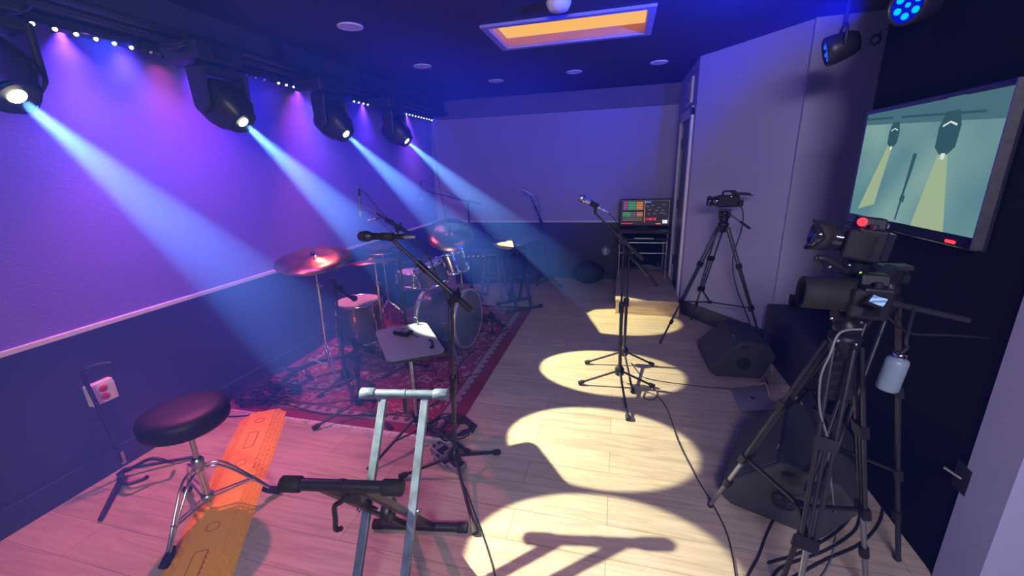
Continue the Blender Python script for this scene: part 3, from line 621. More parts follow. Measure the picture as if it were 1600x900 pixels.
# snare and rack toms
sn = drum('snare_drum', 'shallow snare drum behind the floor tom, partly lost in the haze', (-2.02, 3.72, .60), (.05, .05, 1), .178, .14)
for lbn, cen, axx, rr, dp in (('small rack tom mounted over the bass drum, nearer one', (-1.62, 3.30, .76), (-.35, -.10, 1), .135, .19), ('second rack tom mounted over the bass drum, farther one', (-1.58, 3.64, .77), (-.35, .12, 1), .15, .20)):
    tm = drum('rack_tom', lbn, cen, axx, rr, dp, 'drumshell', 'drumskin', 'drumskin', 6)
    MB().tube([V3(cen)+V3((.02, 0, -.03)), (-1.60, (cen[1]+3.46)/2, .70), (-1.60, 3.46, .68)], .009, 8).build('holder_arm', M['chrome'], tm)
def tri_stand(name, lb, base, H, feet_r, cat, group=None, rot=20, top=None, sr=.0095, boom=None, m='chrome'):
    b = V3((base[0], base[1], 0)); t = thing(name, lb, cat, b, group); top = V3(top) if top is not None else b+V3((0, 0, H))
    d_ = (top-b).normalized()
    MB().tube([b+V3((0, 0, .06)), b+d_*H*.45], .0125, 12).build('lower_tube', M[m], t)
    MB().tube([b+d_*H*.45, b+d_*H*.78], .0105, 12).build('middle_tube', M[m], t)
    MB().tube([b+d_*H*.78, top], .0075, 12).build('upper_tube', M[m], t)
    for k in (.45, .78):
        c = MB().tube([b+d_*H*k-d_*.02, b+d_*H*k+d_*.025], .018, 12); c.bar(b+d_*H*k+V3((.02, 0, 0)), b+d_*H*k+V3((.045, 0, .0)), .03, .008); c.build('height_clamp', M['steel'], t)
    for k in range(3):
        a = R(rot+120*k); f = b+V3((feet_r*math.cos(a), feet_r*math.sin(a), .015)); s = V3((-math.sin(a), math.cos(a), 0))*.009
        c = MB()
        for q in (-1, 1):
            c.tube([b+V3((0, 0, .30))+s*q, b+V3((feet_r*.55*math.cos(a), feet_r*.55*math.sin(a), .17))+s*q, f+s*q*.3], .0045, 6)
            c.tube([b+V3((0, 0, .09))+s*q, b+V3((feet_r*.55*math.cos(a), feet_r*.55*math.sin(a), .17))+s*q], .0035, 6)
        lg = c.build('leg', M[m], t)
        MB().tube([f+V3((-.03*math.cos(a), -.03*math.sin(a), .012)), f], [.010, .013], 10).build('rubber_foot', M['rubber'], lg)
    return t
def cymbal(cen, nrm_, r, lb):
    cen = V3(cen); t = thing('cymbal', lb, 'cymbal', cen); n_ = V3(nrm_).normalized()
    MB().lathe(cen, [(.006, .030), (.02, .029), (r*.16, .018), (r*.22, .010), (r*.6, .004), (r, -.014), (r, -.0155), (r*.6, .0025), (r*.22, .0085), (r*.16, .016), (.006, .028)], n_, 48).build('bronze_plate', M['brass'], t)
    MB().tube([cen+n_*.026, cen+n_*.044], .017, 14).build('felt', M['rubber'], t)
    c = MB().tube([cen+n_*.044, cen+n_*.062], .007, 8); c.bar(cen+n_*.056-V3((.02, 0, 0)), cen+n_*.056+V3((.02, 0, 0)), .008, .014); c.build('wing_nut', M['chrome'], t)
    return t
tri_stand('cymbal_stand', 'chrome cymbal stand left of the floor tom, holding the near bronze cymbal', (-2.36, 2.69), 1.02, .30, 'cymbal stand', rot=200, top=(-2.33, 2.69, 1.02))
cymbal((-2.33, 2.69, 1.025), (.10, -.20, 1), .285, 'large bronze crash cymbal at the left of the kit, glowing red underneath')
tri_stand('cymbal_stand', 'chrome cymbal stand rising right behind the floor tom', (-2.05, 3.08), .93, .27, 'cymbal stand', rot=75, top=(-2.02, 3.04, .93))
cymbal((-2.04, 3.04, .935), (-.10, .10, 1), .25, 'dim bronze cymbal in the haze just right of the large crash')
tri_stand('cymbal_stand', 'chrome cymbal stand behind the bass drum', (-1.62, 4.02), 1.02, .27, 'cymbal stand', rot=35, top=(-1.64, 4.0, 1.02))
cymbal((-1.70, 3.96, 1.03), (.30, -.62, 1), .25, 'steeply tilted ride cymbal over the bass drum')
tri_stand('hi_hat_stand', 'hi-hat stand between the snare drum and the wall', (-2.45, 3.85), .92, .25, 'hi-hat stand', rot=10)
cymbal((-2.45, 3.85, .86), (0, 0, 1), .175, 'lower hi-hat cymbal beside the wainscot')
cymbal((-2.45, 3.85, .90), (0, 0.03, -1), .175, 'upper hi-hat cymbal beside the wainscot')
mic((-2.214, 3.300, 1.238), (-2.119, 3.300, 1.261), 'small clip microphone floating in the first beam above the drums', 'pencil')
cable('gooseneck_arm', [(-2.119, 3.300, 1.261), (-2.061, 3.320, 1.200), (-2.009, 3.350, 1.138), (-1.72, 3.42, .90), (-1.62, 3.45, .74)], 'thin curved arm holding the small clip microphone over the rack toms', .004, cat='microphone arm')

# ================================================================== DRUM THRONE (foreground left)
th = thing('drum_throne', 'round black padded drum throne on a chrome double-braced tripod, beside the orange ramp', 'stool', (-1.955, 1.25, 0))
sc_ = V3((-1.955, 1.25, .565))
MB().lathe(sc_, [(.0005, -.035), (.155, -.035), (.172, -.028), (.180, -.01), (.181, .03), (.172, .050), (.14, .062), (.08, .066), (.0005, .067)], (0, 0, 1), 48).build('seat', M['vinyl'], th)
MB().lathe(sc_, [(.0005, -.036), (.15, -.036), (.15, -.042), (.0005, -.042)], (0, 0, 1), 32).build('seat_base', M['plastic'], th)
MB().lathe(sc_, [(.030, -.042), (.032, -.045), (.030, -.09), (.018, -.10)], (0, 0, 1), 20).build('seat_clamp', M['steel'], th)
MB().tube([(-1.955, 1.25, .50), (-1.955, 1.25, .30)], .0125, 14).build('threaded_post', M['steel'], th)
MB().tube([(-1.955, 1.25, .32), (-1.955, 1.25, .07)], .0185, 16).build('outer_column', M['chrome'], th)
MB().lathe((-1.955, 1.25, .315), [(.019, -.04), (.027, -.035), (.027, .02), (.019, .03)], (0, 0, 1), 16).build('height_collar', M['steel'], th)
MB().lathe((-1.955, 1.25, .115), [(.02, -.02), (.028, -.018), (.028, .018), (.02, .02)], (0, 0, 1), 16).build('lower_collar', M['steel'], th)
for f in ((-1.880, 0.950, 0.000), (-1.728, 1.451, 0.000), (-2.253, 1.346, 0.000)):
    b = V3((-1.955, 1.25, 0)); f = V3(f); r_ = (f-b); r_.z = 0; L_ = r_.length; r_.normalize(); s = V3((-r_.y, r_.x, 0))*.016
    mid = b+r_*L_*.66+V3((0, 0, .14)); c = MB()
    for q in (-1, 1):
        c.tube(ptube([b+r_*.022+V3((0, 0, .29))+s*q, b+r_*L_*.30+V3((0, 0, .275))+s*q, mid+s*q*.5, f-r_*.03+V3((0, 0, .035))+s*q*.3]), .0065, 8)
        c.tube([b+r_*.022+V3((0, 0, .115))+s*q, mid+s*q*.5], .0055, 8)
    c.tube([mid-s*.9, mid+s*.9], .007, 8)
    lg = c.build('leg', M['chrome'], th)
    MB().tube([f-r_*.075+V3((0, 0, .060)), f-r_*.05+V3((0, 0, .045)), f+V3((0, 0, .016))], [.011, .019, .020], 12).build('rubber_foot', M['rubber'], lg)

# ================================================================== GUITAR STAND at the wall
gs = thing('guitar_stand', 'black tubular guitar stand leaning by the left wainscot below the red outlet', 'guitar stand', (-2.75, 1.38, 0))
MB().tube([(-2.740, 1.376, 0.086), (-2.745, 1.376, 0.160), (-2.780, 1.354, 0.664)], .011, 10).build('pole', M['black'], gs)
MB().tube([(-2.740, 1.377, 0.077), (-2.744, 1.380, 0.153)], .0125, 10).build('silver_sleeve', M['steel'], gs)
MB().tube(ptube([(-2.780, 1.354, 0.664), (-2.760, 1.363, 0.688), (-2.740, 1.403, 0.697), (-2.700, 1.448, 0.690)]), .009, 8).build('neck_yoke', M['black'], gs)
MB().tube([(-2.700, 1.448, 0.690), (-2.690, 1.442, 0.643), (-2.690, 1.426, 0.604)], .004, 6).build('yoke_strap', M['rubber'], gs)
hb_ = V3((-2.730, 1.366, 0.047))
for fo in ((-2.487, 1.086, 0.014), (-2.481, 1.569, 0.014), (-2.772, 1.348, 0.014)):
    MB().tube([hb_, fo], .010, 10).build('leg', M['black'], gs)
for s_, pts in ((0, [(-2.730, 1.366, 0.047), (-2.610, 1.317, 0.100), (-2.521, 1.382, 0.140), (-2.461, 1.423, 0.100), (-2.504, 1.472, 0.050)]), (1, [(-2.730, 1.366, 0.047), (-2.622, 1.290, 0.090), (-2.623, 1.273, 0.070), (-2.555, 1.270, 0.060), (-2.521, 1.329, 0.050), (-2.513, 1.339, 0.060)])):
    MB().tube(ptube(pts), .010, 8).build('cradle_arm', M['black'], gs)

ob = thing('wall_outlet_box', 'pale metal outlet box with a red double socket low on the left wainscot', 'outlet', (-2.860, 1.446, 0.493))
oc = V3((-2.835, 1.433, 0.503))
MB().box(oc, (.045, .125, .125)).build('box', M['white'], ob, .005)
MB().box(oc+V3((.024, 0, 0)), (.004, .10, .10)).build('cover_plate', M['white'], ob, .001)
for s in (-1, 1):
    sk = MB().lathe(oc+V3((.026, .0, s*.024)), [(.0005, .005), (.019, .005), (.021, 0)], (1, 0, 0), 20).build('socket', M['red'], ob)
    c = MB()
    for q in (-1, 1): c.box(oc+V3((.032, q*.006, s*.024)), (.002, .002, .009))
    c.build('slots', M['rubber'], sk)

# ================================================================== ORANGE CABLE RAMPS
P0 = V3((-2.415, 2.045, 0)); rd = V3((.545, -.838, 0)).normalized(); rp_ = V3((rd.y*-1, rd.x, 0))
def ramp(p, L, lb, seed):
    t = thing('cable_ramp', lb, 'cable ramp', p, 'orange cable ramps')
    hw, tw, h_ = .150, .075, .042
    def pt(a, s, z): return p+rd*a+rp_*s+V3((0, 0, z))
    prof = [(-hw, .002), (-tw, h_), (tw, h_), (hw, .002)]
    c = MB(); vs = [pt(0, s, z) for s, z in prof]+[pt(L, s, z) for s, z in prof]
    c.add(vs, [(0, 1, 5, 4), (1, 2, 6, 5), (2, 3, 7, 6), (0, 4, 7, 3), (3, 2, 1, 0), (4, 5, 6, 7)])
    # interlocking tabs
    c.hexa([pt(-.028, -.05, .004), pt(-.028, -.02, .004), pt(0, -.02, .004), pt(0, -.05, .004)], [pt(-.028, -.05, .03), pt(-.028, -.02, .03), pt(0, -.02, .03), pt(0, -.05, .03)])
    c.hexa([pt(-.028, .07, .004), pt(-.028, .10, .004), pt(0, .10, .004), pt(0, .07, .004)], [pt(-.028, .07, .024), pt(-.028, .10, .024), pt(0, .10, .024), pt(0, .07, .024)])
    c.build('body', M['orange'], t)
    # raised tread pattern on both slopes: pairs of short bars
    c = MB()
    for sgn in (-1, 1):
        n = int(L/.045)
        for i in range(n):
            for j in range(3 if sgn == -1 else 4):
                s0 = sgn*(tw*(1.0 if sgn == 1 else 1.12)+.002+(.020 if sgn == 1 else .018)*j); z0 = .002+(h_-.002)*(hw-abs(s0))/(hw-tw)
                a0 = .02+i*.045+(j % 2)*.012; ang = .6 if (i+j) % 2 else -.6
                u_ = (rd*math.cos(ang)+rp_*math.sin(ang))*.008
                q = pt(a0, s0, min(z0, h_)+.0012)
                if a0 < L-.02:
                    for k in (-.006, .006): c.bar(q-u_+rd*k, q+u_+rd*k, .0035, .0035)
    o = c.build('tread_pattern', M['orange'], t); o['kind'] = 'stuff'
    # outlined lid emblems: a long frame and two hexagons
    c = MB()
    def loop(pp, closed=True):
        for i in range(len(pp) if closed else len(pp)-1): c.bar(pp[i], pp[(i+1) % len(pp)], .004, .003)
    loop([pt(L*.28, -.028, h_), pt(L*.28, .024, h_), pt(L*.46, .024, h_), pt(L*.46, -.028, h_)])
    for k in range(6): loop([pt(L*(.29+.028*k), .024, h_), pt(L*(.30+.028*k), .031, h_), pt(L*(.31+.028*k), .024, h_)], False)
    c.build('lid_frame_mark', M['orange_dark'], t)
    for a0 in (L*.13, L*.62):
        c = MB(); hx_ = [pt(a0+.030*math.cos(k*PI/3), .030*math.sin(k*PI/3), h_) for k in range(6)]
        for k in range(6): c.bar(hx_[k], hx_[(k+1) % 6], .004, .003)
        c.build('lid_hexagon_mark', M['orange_dark'], t)
M['orange_dark'] = mat('orange_plastic_groove', (.55, .17, .02), .6)
ramp(P0, .93, 'bright orange cable ramp running from the cable pile towards the throne', 1)
ramp(P0+rd*.935, .93, 'nearer orange cable ramp under the throne, cut by the bottom edge', 2)

# ================================================================== CABLE PILE and rug cables
pile = [((-2.66, 2.24), .15, 4, 'black cable bundle heaped at the end of the orange ramp, leftmost coil'), ((-2.58, 2.31), .17, 4, 'black cable coil on the rug corner, over the leftmost coil'), ((-2.50, 2.27), .14, 4, 'black cable coil at the right of the heap near the ramp tabs'), ((-2.60, 2.18), .12, 3, 'smallest cable coil at the front of the heap, against the fringe'), ((-2.55, 2.45), .18, 3, 'wide cable loops behind the heap towards the cymbal stand')]
for k, ((x, y), r, n, lb) in enumerate(pile):
    cable('cable_coil', coil(x, y, .012+k*.012, r, n, k+3, .75, .025), lb, .0065, cat='cable', group='heap of cables', n=5)
cable('loose_cable', [(-2.80, 2.05, .006), (-2.72, 1.98, .006), (-2.55, 2.02, .006), (-2.47, 2.10, .01), (-2.50, 2.25, .03)], 'single black cable end curling out on the pink floor left of the ramp', .004)
snake = [([(-2.55, 2.30, .03), (-2.68, 2.60, .03), (-2.62, 2.85, .025), (-2.40, 3.0, .02), (-2.2, 2.9, .018)], 'thick black cable snake running along the wainscot to the crash stand', .016),
         ([(-2.45, 2.28, .03), (-2.45, 2.55, .02), (-2.25, 2.75, .018), (-2.10, 2.62, .018), (-2.2, 2.45, .018), (-2.38, 2.42, .02)], 'black cable making a wide loop on the rug left of the crash stand', .006),
         ([(-2.40, 2.22, .03), (-2.1, 2.25, .018), (-1.8, 2.4, .018), (-1.5, 2.5, .018), (-1.35, 2.62, .018)], 'black cable crossing the front of the rug to the music desk', .005),
         ([(-2.42, 2.18, .03), (-2.0, 2.14, .018), (-1.6, 2.2, .018), (-1.3, 2.35, .018), (-1.2, 2.7, .018), (-1.3, 3.0, .018), (-1.28, 3.4, .018)], 'black cable along the rug fringe bending back to the bass drum', .005),
         ([(-2.1, 2.95, .018), (-1.8, 2.8, .018), (-1.5, 2.9, .018), (-1.35, 2.75, .018), (-1.1, 2.9, .018)], 'thin cable snaking between the drums and the music desk', .004),
         ([(-1.30, 3.72, .018), (-1.15, 3.80, .018), (-1.12, 3.98, .018), (-1.28, 4.02, .018), (-1.33, 3.86, .018), (-1.2, 3.76, .018)], 'small cable loop on the rug in front of the bass drum', .006)]
for pts, lb, r in snake: cable('floor_cable', pts, lb, r)
for k, (x, y, r, lb) in enumerate(((-1.02, 2.16, .14, 'cable coil on the rug corner beside the pedals, larger one'), (-.96, 2.12, .10, 'cable coil lying on top at the rug corner, smaller one'))):
    cable('cable_coil', coil(x, y, .012+.02*k, r, 4, 40+k, .8, .02), lb, .005, cat='cable', n=5)

# wireless packs / pedals
def pedal(px, rot, lb, w_=.075, l_=.115):
    p = V3(px); t = thing('effect_pedal', lb, 'pedal', p, 'small metal pedals'); Rm = Matrix.Rotation(R(rot), 3, 'Z')
    MB().box(p+V3((0, 0, .020)), (w_, l_, .038), Rm).build('case', M['pcb'], t, .005)
    MB().box(p+Rm @ V3((0, -l_*.24, .041)), (w_*.8, l_*.36, .006), Rm).build('treadle', M['plastic'], t, .001)
    for s in (-1, 1):
        MB().tube([p+Rm @ V3((s*w_*.24, l_*.3, .038)), p+Rm @ V3((s*w_*.24, l_*.3, .052))], .008, 10).build('knob', M['black'], t)
        MB().tube([p+Rm @ V3((s*w_*.5, .01, .02)), p+Rm @ V3((s*w_*.5+s*.02, .01, .02))], .007, 8).build('jack', M['steel'], t)
pedal((-1.002, 1.937, 0.000), 60, 'silver pedal at the left of the little pedal group')
pedal((-0.942, 1.857, 0.000), 58, 'middle silver pedal of the little group beside the microphone stand')
pedal((-0.861, 1.836, 0.000), 62, 'silver pedal tucked against the foot of the near microphone stand')

# ================================================================== MUSIC DESK with pack
ms = thing('music_stand', 'black music stand with its desk laid flat, in front of the bass drum', 'music stand', (-1.24, 2.05, 0))
q = [V3(v) for v in ((-1.124, 1.689, 0.720), (-0.857, 1.830, 0.735), (-1.148, 2.191, 0.750), (-1.409, 2.033, 0.735))]
cq = sum(q, V3())/4
c = MB(); rr = []
for i in range(4):      # rounded corners
    a, b, d_ = q[i-1], q[i], q[(i+1) % 4]
    rr += [b+(a-b)*.08, b+(a-b)*.03+(d_-b)*.03, b+(d_-b)*.08]
c.prism([p+V3((0, 0, -.004)) for p in rr], (0, 0, .006)); c.build('desk', M['desktop'], ms)
MB().bar(q[0]+V3((0, 0, -.010)), q[1]+V3((0, 0, -.010)), .012, .014).build('lower_lip', M['black'], ms)
MB().tube([cq+V3((0, 0, -.03)), (-1.19, 2.03, .10)], .010, 12).build('upper_tube', M['steel'], ms)
MB().tube([(-1.19, 2.03, .42), (-1.19, 2.03, .10)], .0145, 12).build('lower_tube', M['black'], ms)
MB().box(cq+V3((0, 0, -.03)), (.06, .05, .04)).build('tilt_head', M['black'], ms, .004)
MB().lathe((-1.19, 2.03, .16), [(.015, -.03), (.026, -.02), (.026, .03), (.015, .04)], n=16).build('collar', M['plastic'], ms)
for f in ((-1.343, 1.694, 0.014), (-0.824, 1.962, 0.014), (-1.338, 2.328, 0.014)):
    h0 = V3((-1.19, 2.03, .17)); f = V3(f)
    c = MB().tube([h0, f], .009, 10); c.tube([(-1.19, 2.03, .07), h0+(f-h0)*.5], .005, 8); lg = c.build('leg', M['black'], ms)
    MB().tube([f-(f-h0)*.08, f], [.013, .016], 10).build('rubber_foot', M['rubber'], lg)
nz = cq.z+.004
bp_ = thing('wireless_pack', 'small black wireless pack lying on the flat music desk', 'wireless pack', (cq.x-.05, cq.y+.03, nz))
pk = V3((-1.201, 2.001, 0.742)); pk.z = 0
Rm = Matrix.Rotation(R(-12), 3, 'Z')
MB().box(pk+V3((0, 0, nz+.014)), (.10, .062, .022), Rm).build('case', M['plastic'], bp_, .004)
for s in (-.02, .022): MB().box(pk+V3((s, 0, nz+.0265)), (.030, .036, .003), Rm).build('label_plate', M['pcb'], bp_)
MB().tube([pk+Rm @ V3((.05, 0, nz+.013)), pk+Rm @ V3((.075, .0, nz+.010)), pk+Rm @ V3((.12, -.01, nz+.006))], .003, 6).build('antenna', M['plastic'], bp_)
def clip(p, lb, mm):
    p = V3(p); t = thing('desk_clip', lb, 'clip', p)
    MB().tube(ptube([p+V3((0, 0, .0)), p+V3((.004, 0, .02)), p+V3((.0, 0, .04)), p+V3((-.014, 0, .045))]), .006, 8).build('arm', M[mm], t)
    MB().tube([p, p+V3((0, 0, .006))], .012, 12).build('foot', M[mm], t)
clip((-1.183, 2.145, 0.748), 'silver clip standing on the far edge of the flat music desk', 'steel')
clip((-0.954, 1.864, 0.738), 'black clip standing on the right side of the flat music desk', 'plastic')

# ================================================================== X KEYBOARD STANDS
def xstand(c0, dx, dy, H, wd, lb, leg_m, bar_m, group=None, legs2=None, bar2=None):
    """c0 centre on the floor; dx unit vector along the bars; dy unit vector from near foot to far foot"""
    c0 = V3(c0); dx = V3(dx).normalized(); dy = V3(dy[:2]+(0,)); D = dy.length; dy.normalize()
    t = thing('keyboard_stand', lb, 'keyboard stand', c0)
    near, far = c0-dy*D/2, c0+dy*D/2
    for k, (a, b, off, lm, bm_) in enumerate(((near, far, wd*.20, leg_m, bar_m), (far, near, wd*.135, legs2 or leg_m, bar2 or bar_m))):
        bot = a+V3((0, 0, .022)); top = b+V3((0, 0, H))
        for s in (-1, 1):
            lg = MB().bar(bot+dx*off*s, top+dx*off*s-V3((0, 0, .01)), .032, .022, dy).build('leg', M[lm], t, .002)
        ft_ = MB().tube([bot-dx*wd*.48, bot+dx*wd*.48], .020, 16).build('foot_bar', M['black'], t)
        for s in (-1, 1): MB().tube([bot+dx*s*wd*.40, bot+dx*s*wd*.50], .0225, 16).build('end_cap', M['rubber'], ft_)
        tb = MB().tube([top-dx*wd*.30, top+dx*wd*.30], .0185, 18).build('top_bar', M[bm_], t)
        for s in (-1, 1):
            cp = MB().tube([top+dx*s*wd*.28, top+dx*s*wd*.29, top+dx*s*wd*.415, top+dx*s*wd*.42], [.021, .0245, .0245, .022], 18).build('end_cap', M['rubber'] if bm_ != 'silver' else M['silver'], tb)
        MB().tube([top-dx*.008, top+dx*.008], .0205, 18).build('centre_collar', M[bm_], tb)
    mid = c0+V3((0, 0, (H+.022)/2))
    MB().tube([mid-dx*wd*.27, mid+dx*wd*.27], .007, 10).build('pivot_bolt', M['steel'], t)
    for s in (-1, 1): MB().tube([mid+dx*s*wd*.262, mid+dx*s*wd*.278], .012, 10).build('pivot_nut', M['chrome'], t)
    MB().lathe(mid-dx*.02, [(.045, 0), (.048, .004), (.048, .03), (.045, .034), (.0005, .034)], dx, 20).build('ratchet_disc', M['black'], t)
    return t, near, far, mid, dx, dy
kx = V3((.44, .075, 0)).normalized()
t, near, far, mid, dx, dy = xstand((-.83, 1.135, 0), kx, (-.075, .53), .735, .46, 'silver and black X-shaped keyboard stand nearest the camera', 'silver', 'silver', legs2='black', bar2='black')
# release lever hanging under the near top bar
tp = near+V3((0, 0, .735))
c = MB().tube(ptube([tp+dx*.02+V3((0, 0, -.03)), tp-dx*.01+V3((0, .0, -.06)), tp-dx*.035+V3((0, 0, -.08)), tp-dx*.040+V3((0, 0, -.13)), tp-dx*.045+V3((0, 0, -.17)), tp-dx*.025+V3((0, 0, -.165))]), .008, 8)
c.build('release_lever', M['black'], t)
MB().box(tp+dx*.02+V3((0, .02, -.045)), (.07, .04, .05)).build('lever_bracket', M['black'], t, .006)
tf = far+V3((0, 0, .735))
MB().tube([tf-dx*.0+V3((0, 0, -.02)), tf-dx*.0+V3((0, 0, -.09))], .012, 8).build('lever', M['black'], t)
MB().bar(tf-V3((0, .02, .075)), tf-V3((0, .02, .12)), .008, .004).build('latch', M['white'], t)

# far keyboard on its own X stand, paper on top
kd_ = V3((.52, .66, 0)).normalized()
t, near, far, mid, dx, dy = xstand((-1.17, 4.72, 0), V3((.45, .38, 0)), (-.20, .30), .74, .50, 'black X-shaped keyboard stand far back on the edge of the rug', 'black', 'black')
kb = thing('keyboard', 'dark slab keyboard lying on the far X stand, its near end in light', 'keyboard', (-1.17, 4.72, .77))
q = [V3(v) for v in ((-1.211, 4.286, 0.790), (-0.881, 4.923, 0.790), (-1.129, 5.702, 0.790), (-1.500, 5.029, 0.790))]
c = MB().hexa([p-V3((0, 0, .028)) for p in q], [p+V3((0, 0, .02)) for p in q]); c.build('case', M['fixture'], kb, .006)
c = MB(); e0 = q[0]; ex = (q[1]-q[0]); ey = (q[3]-q[0])
for i in range(28): c.prism([e0+ex*(.06+i*.032)+ey*.06+V3((0, 0, .0205)), e0+ex*(.06+i*.032+.028)+ey*.06+V3((0, 0, .0205)), e0+ex*(.06+i*.032+.028)+ey*.5+V3((0, 0, .0205)), e0+ex*(.06+i*.032)+ey*.5+V3((0, 0, .0205))], (0, 0, .008))
c.build('keys', M['doorp'], kb)
pp = [V3(v) for v in ((-1.371, 4.362, 0.860), (-1.228, 4.412, 0.860), (-1.272, 4.813, 0.860), (-1.057, 4.115, 0.860), (-1.077, 4.008, 0.860), (-1.224, 4.066, 0.860))]
o = MB().prism([p+V3((0, 0, -.003+.004*(i % 2))) for i, p in enumerate(pp)], (0, 0, .003)).build('paper_sheet', M['paper']); tag(o, 'cream paper sheet glowing on the near end of the far keyboard', 'paper')

# stool behind the drums
sl = thing('wooden_stool', 'dark round-topped bar stool behind the bass drum', 'stool', (-1.57, 5.0, 0))
MB().lathe((-1.57, 5.0, .62), [(.0005, -.02), (.15, -.02), (.165, -.01), (.165, .01), (.15, .022), (.0005, .022)], n=32).build('seat', M['doorp'], sl)
for k in range(4):
    a = R(45+90*k); MB().tube([(-1.57+.11*math.cos(a), 5+.11*math.sin(a), .61), (-1.57+.205*math.cos(a), 5+.205*math.sin(a), 0)], [.015, .018], 10).build('leg', M['doorp'], sl)
for z, r in ((.22, .172), (.32, .155)): MB().torus((-1.57, 5, z), r, .008, n=28).build('foot_ring', M['doorp'], sl)

# amplifiers at the back
def amp(cen, rot, sz, lb, glow, name='guitar_amplifier'):
    cx_, cy_, cz_ = cen; t = thing(name, lb, 'amplifier', (cx_, cy_, 0)); Rm = Matrix.Rotation(R(rot), 3, 'Z'); w_, d_, h_ = sz
    P = lambda x, y, z: V3((cx_, cy_, cz_))+Rm @ V3((x, y, z))
    MB().box(P(0, 0, h_/2), (w_, d_, h_), Rm).build('cabinet', M['wedge'], t, .008)
    MB().box(P(0, -d_/2-.003, h_*.40), (w_*.92, .012, h_*.66), Rm).build('speaker_cloth', M['grille'], t)
    MB().box(P(0, -d_/2-.003, h_*.86), (w_*.92, .012, h_*.15), Rm).build('control_panel', M['plastic'], t)
    for i in range(7): MB().tube([P(-w_*.36+i*w_*.12, -d_/2-.008, h_*.86), P(-w_*.36+i*w_*.12, -d_/2-.028, h_*.86)], .011, 8).build('knob', M[glow], t)
    MB().tube(ptube([P(-.07, 0, h_), P(-.06, 0, h_+.035), P(.06, 0, h_+.035), P(.07, 0, h_)]), .009, 8).build('handle', M['rubber'], t)
amp((-2.52, 4.72, 0), 62, (.62, .26, .56), 'low guitar amplifier by the left wall with a row of pink-lit knobs', 'amp_pink')
amp((-2.10, 5.80, 0), 10, (.60, .30, .50), 'guitar amplifier in the back corner with a red-lit panel', 'amp_red')
tb_ = thing('road_case', 'dark low equipment case against the back wall beyond the keyboard', 'case', (-1.47, 5.9, 0))
MB().box((-1.47, 5.95, .20), (.66, .40, .36)).build('body', M['wedge'], tb_, .01); MB().box((-1.47, 5.95, .392), (.68, .42, .02)).build('lid', M['plastic'], tb_, .004)
for x in (-1.65, -1.29): MB().box((x, 5.745, .30), (.06, .012, .05)).build('latch', M['plastic'], tb_)
for x in (-1.7, -1.24): MB().box((x, 5.95, .01), (.05, .36, .02)).build('runner', M['rubber'], tb_)
bb = thing('duffel_bag', 'dark rounded gear bag on the floor by the back wall', 'bag', (-.40, 5.92, 0))
MB().ball((-.40, 5.92, .16), .17, 1.35, .9, .94, 20).build('body', M['rubber'], bb); MB().tube(ptube([(-.53, 5.88, .26), (-.48, 5.84, .36), (-.33, 5.84, .36), (-.28, 5.88, .26)]), .01, 6).build('strap', M['cable'], bb)

# corner wire
cable('hanging_wire', [(-2.83, 6.17, 2.40), (-2.81, 6.16, 2.1), (-2.78, 6.15, 1.9), (-2.76, 6.15, 1.5), (-2.72, 6.16, 1.1), (-2.70, 6.17, .88)], 'thin dark wire hanging in the back left corner', .006, n=5)

# ================================================================== DESK and monitor at the back
dk = thing('mixing_desk_table', 'dark computer desk with a keyboard shelf standing on the plywood platform', 'desk', (.33, 5.85, .18))
D0 = .18
MB().box((.32, 5.86, .80), (.68, .52, .025)).build('desktop', M['plastic'], dk, .003)
MB().box((.32, 5.72, .72), (.60, .36, .018)).build('keyboard_shelf', M['plastic'], dk, .003)
MB().box((.32, 5.535, .735), (.24, .008, .010)).build('shelf_handle', M['steel'], dk)
for x in (.02, .62):
    for y in (5.64, 6.08):
        MB().tube([(x, y, .79), (x, y, D0)], .011, 10).build('leg', M['steel'], dk)
for z in (.66, .52): MB().tube([(.02, 5.64, z), (.62, 5.64, z)], .008, 8).build('cross_bar', M['steel'], dk)
MB().box((.32, 6.09, .48), (.60, .015, .5)).build('back_panel', M['blackwall'], dk)
mn = thing('computer_monitor', 'wide monitor showing coloured audio mixing channels on the back desk', 'monitor', (.35, 5.95, .81))
mc = V3((.335, 5.93, 1.025)); mw, mh_ = .67, .37
MB().box(mc, (mw, .03, mh_)).build('bezel', M['plastic'], mn, .004)
MB().box(mc+V3((0, .05, -.12)), (.08, .07, .20)).build('stand', M['plastic'], mn)
MB().box(mc+V3((0, .02, -.205)), (.24, .18, .012)).build('foot', M['plastic'], mn, .003)
cols = {'scr_bg': ((.03, .025, .04), 1), 'scr_pur': ((.45, .12, .5), .9), 'scr_grn': ((.08, .5, .22), .9), 'scr_ora': ((.9, .32, .10), 1), 'scr_gry': ((.25, .22, .24), .8), 'scr_red': ((.9, .03, .06), 1.2), 'scr_wht': ((.8, .85, .9), 1), 'scr_blu': ((.1, .25, .9), 1)}
for k, (cc_, e) in cols.items(): M[k] = emis(k.replace('scr', 'screen'), cc_, e)
sw, sh = mw-.035, mh_-.04
def scr(x0, x1, y0, y1, z=0): # fractions of the screen
    yy = mc.y-.0165-z
    return [(mc.x+(x-.5)*sw, yy, mc.z+(y-.5)*sh) for x, y in ((x0, y0), (x1, y0), (x1, y1), (x0, y1))]
keys_ = list(cols); c = MB()
def sq(mn_, *a):
    c.m = keys_.index(mn_); c.add(scr(*a), [(0, 1, 2, 3)])
sq('scr_bg', 0, 1, 0, 1, 0)
for r_ in range(5):
    y = .93-r_*.068
    for x0, x1, k in ((.05, .14, 'scr_pur'), (.15, .31, 'scr_grn'), (.32, .46, 'scr_ora')): sq(k, x0, x1, y-.022, y+.012, .0008)
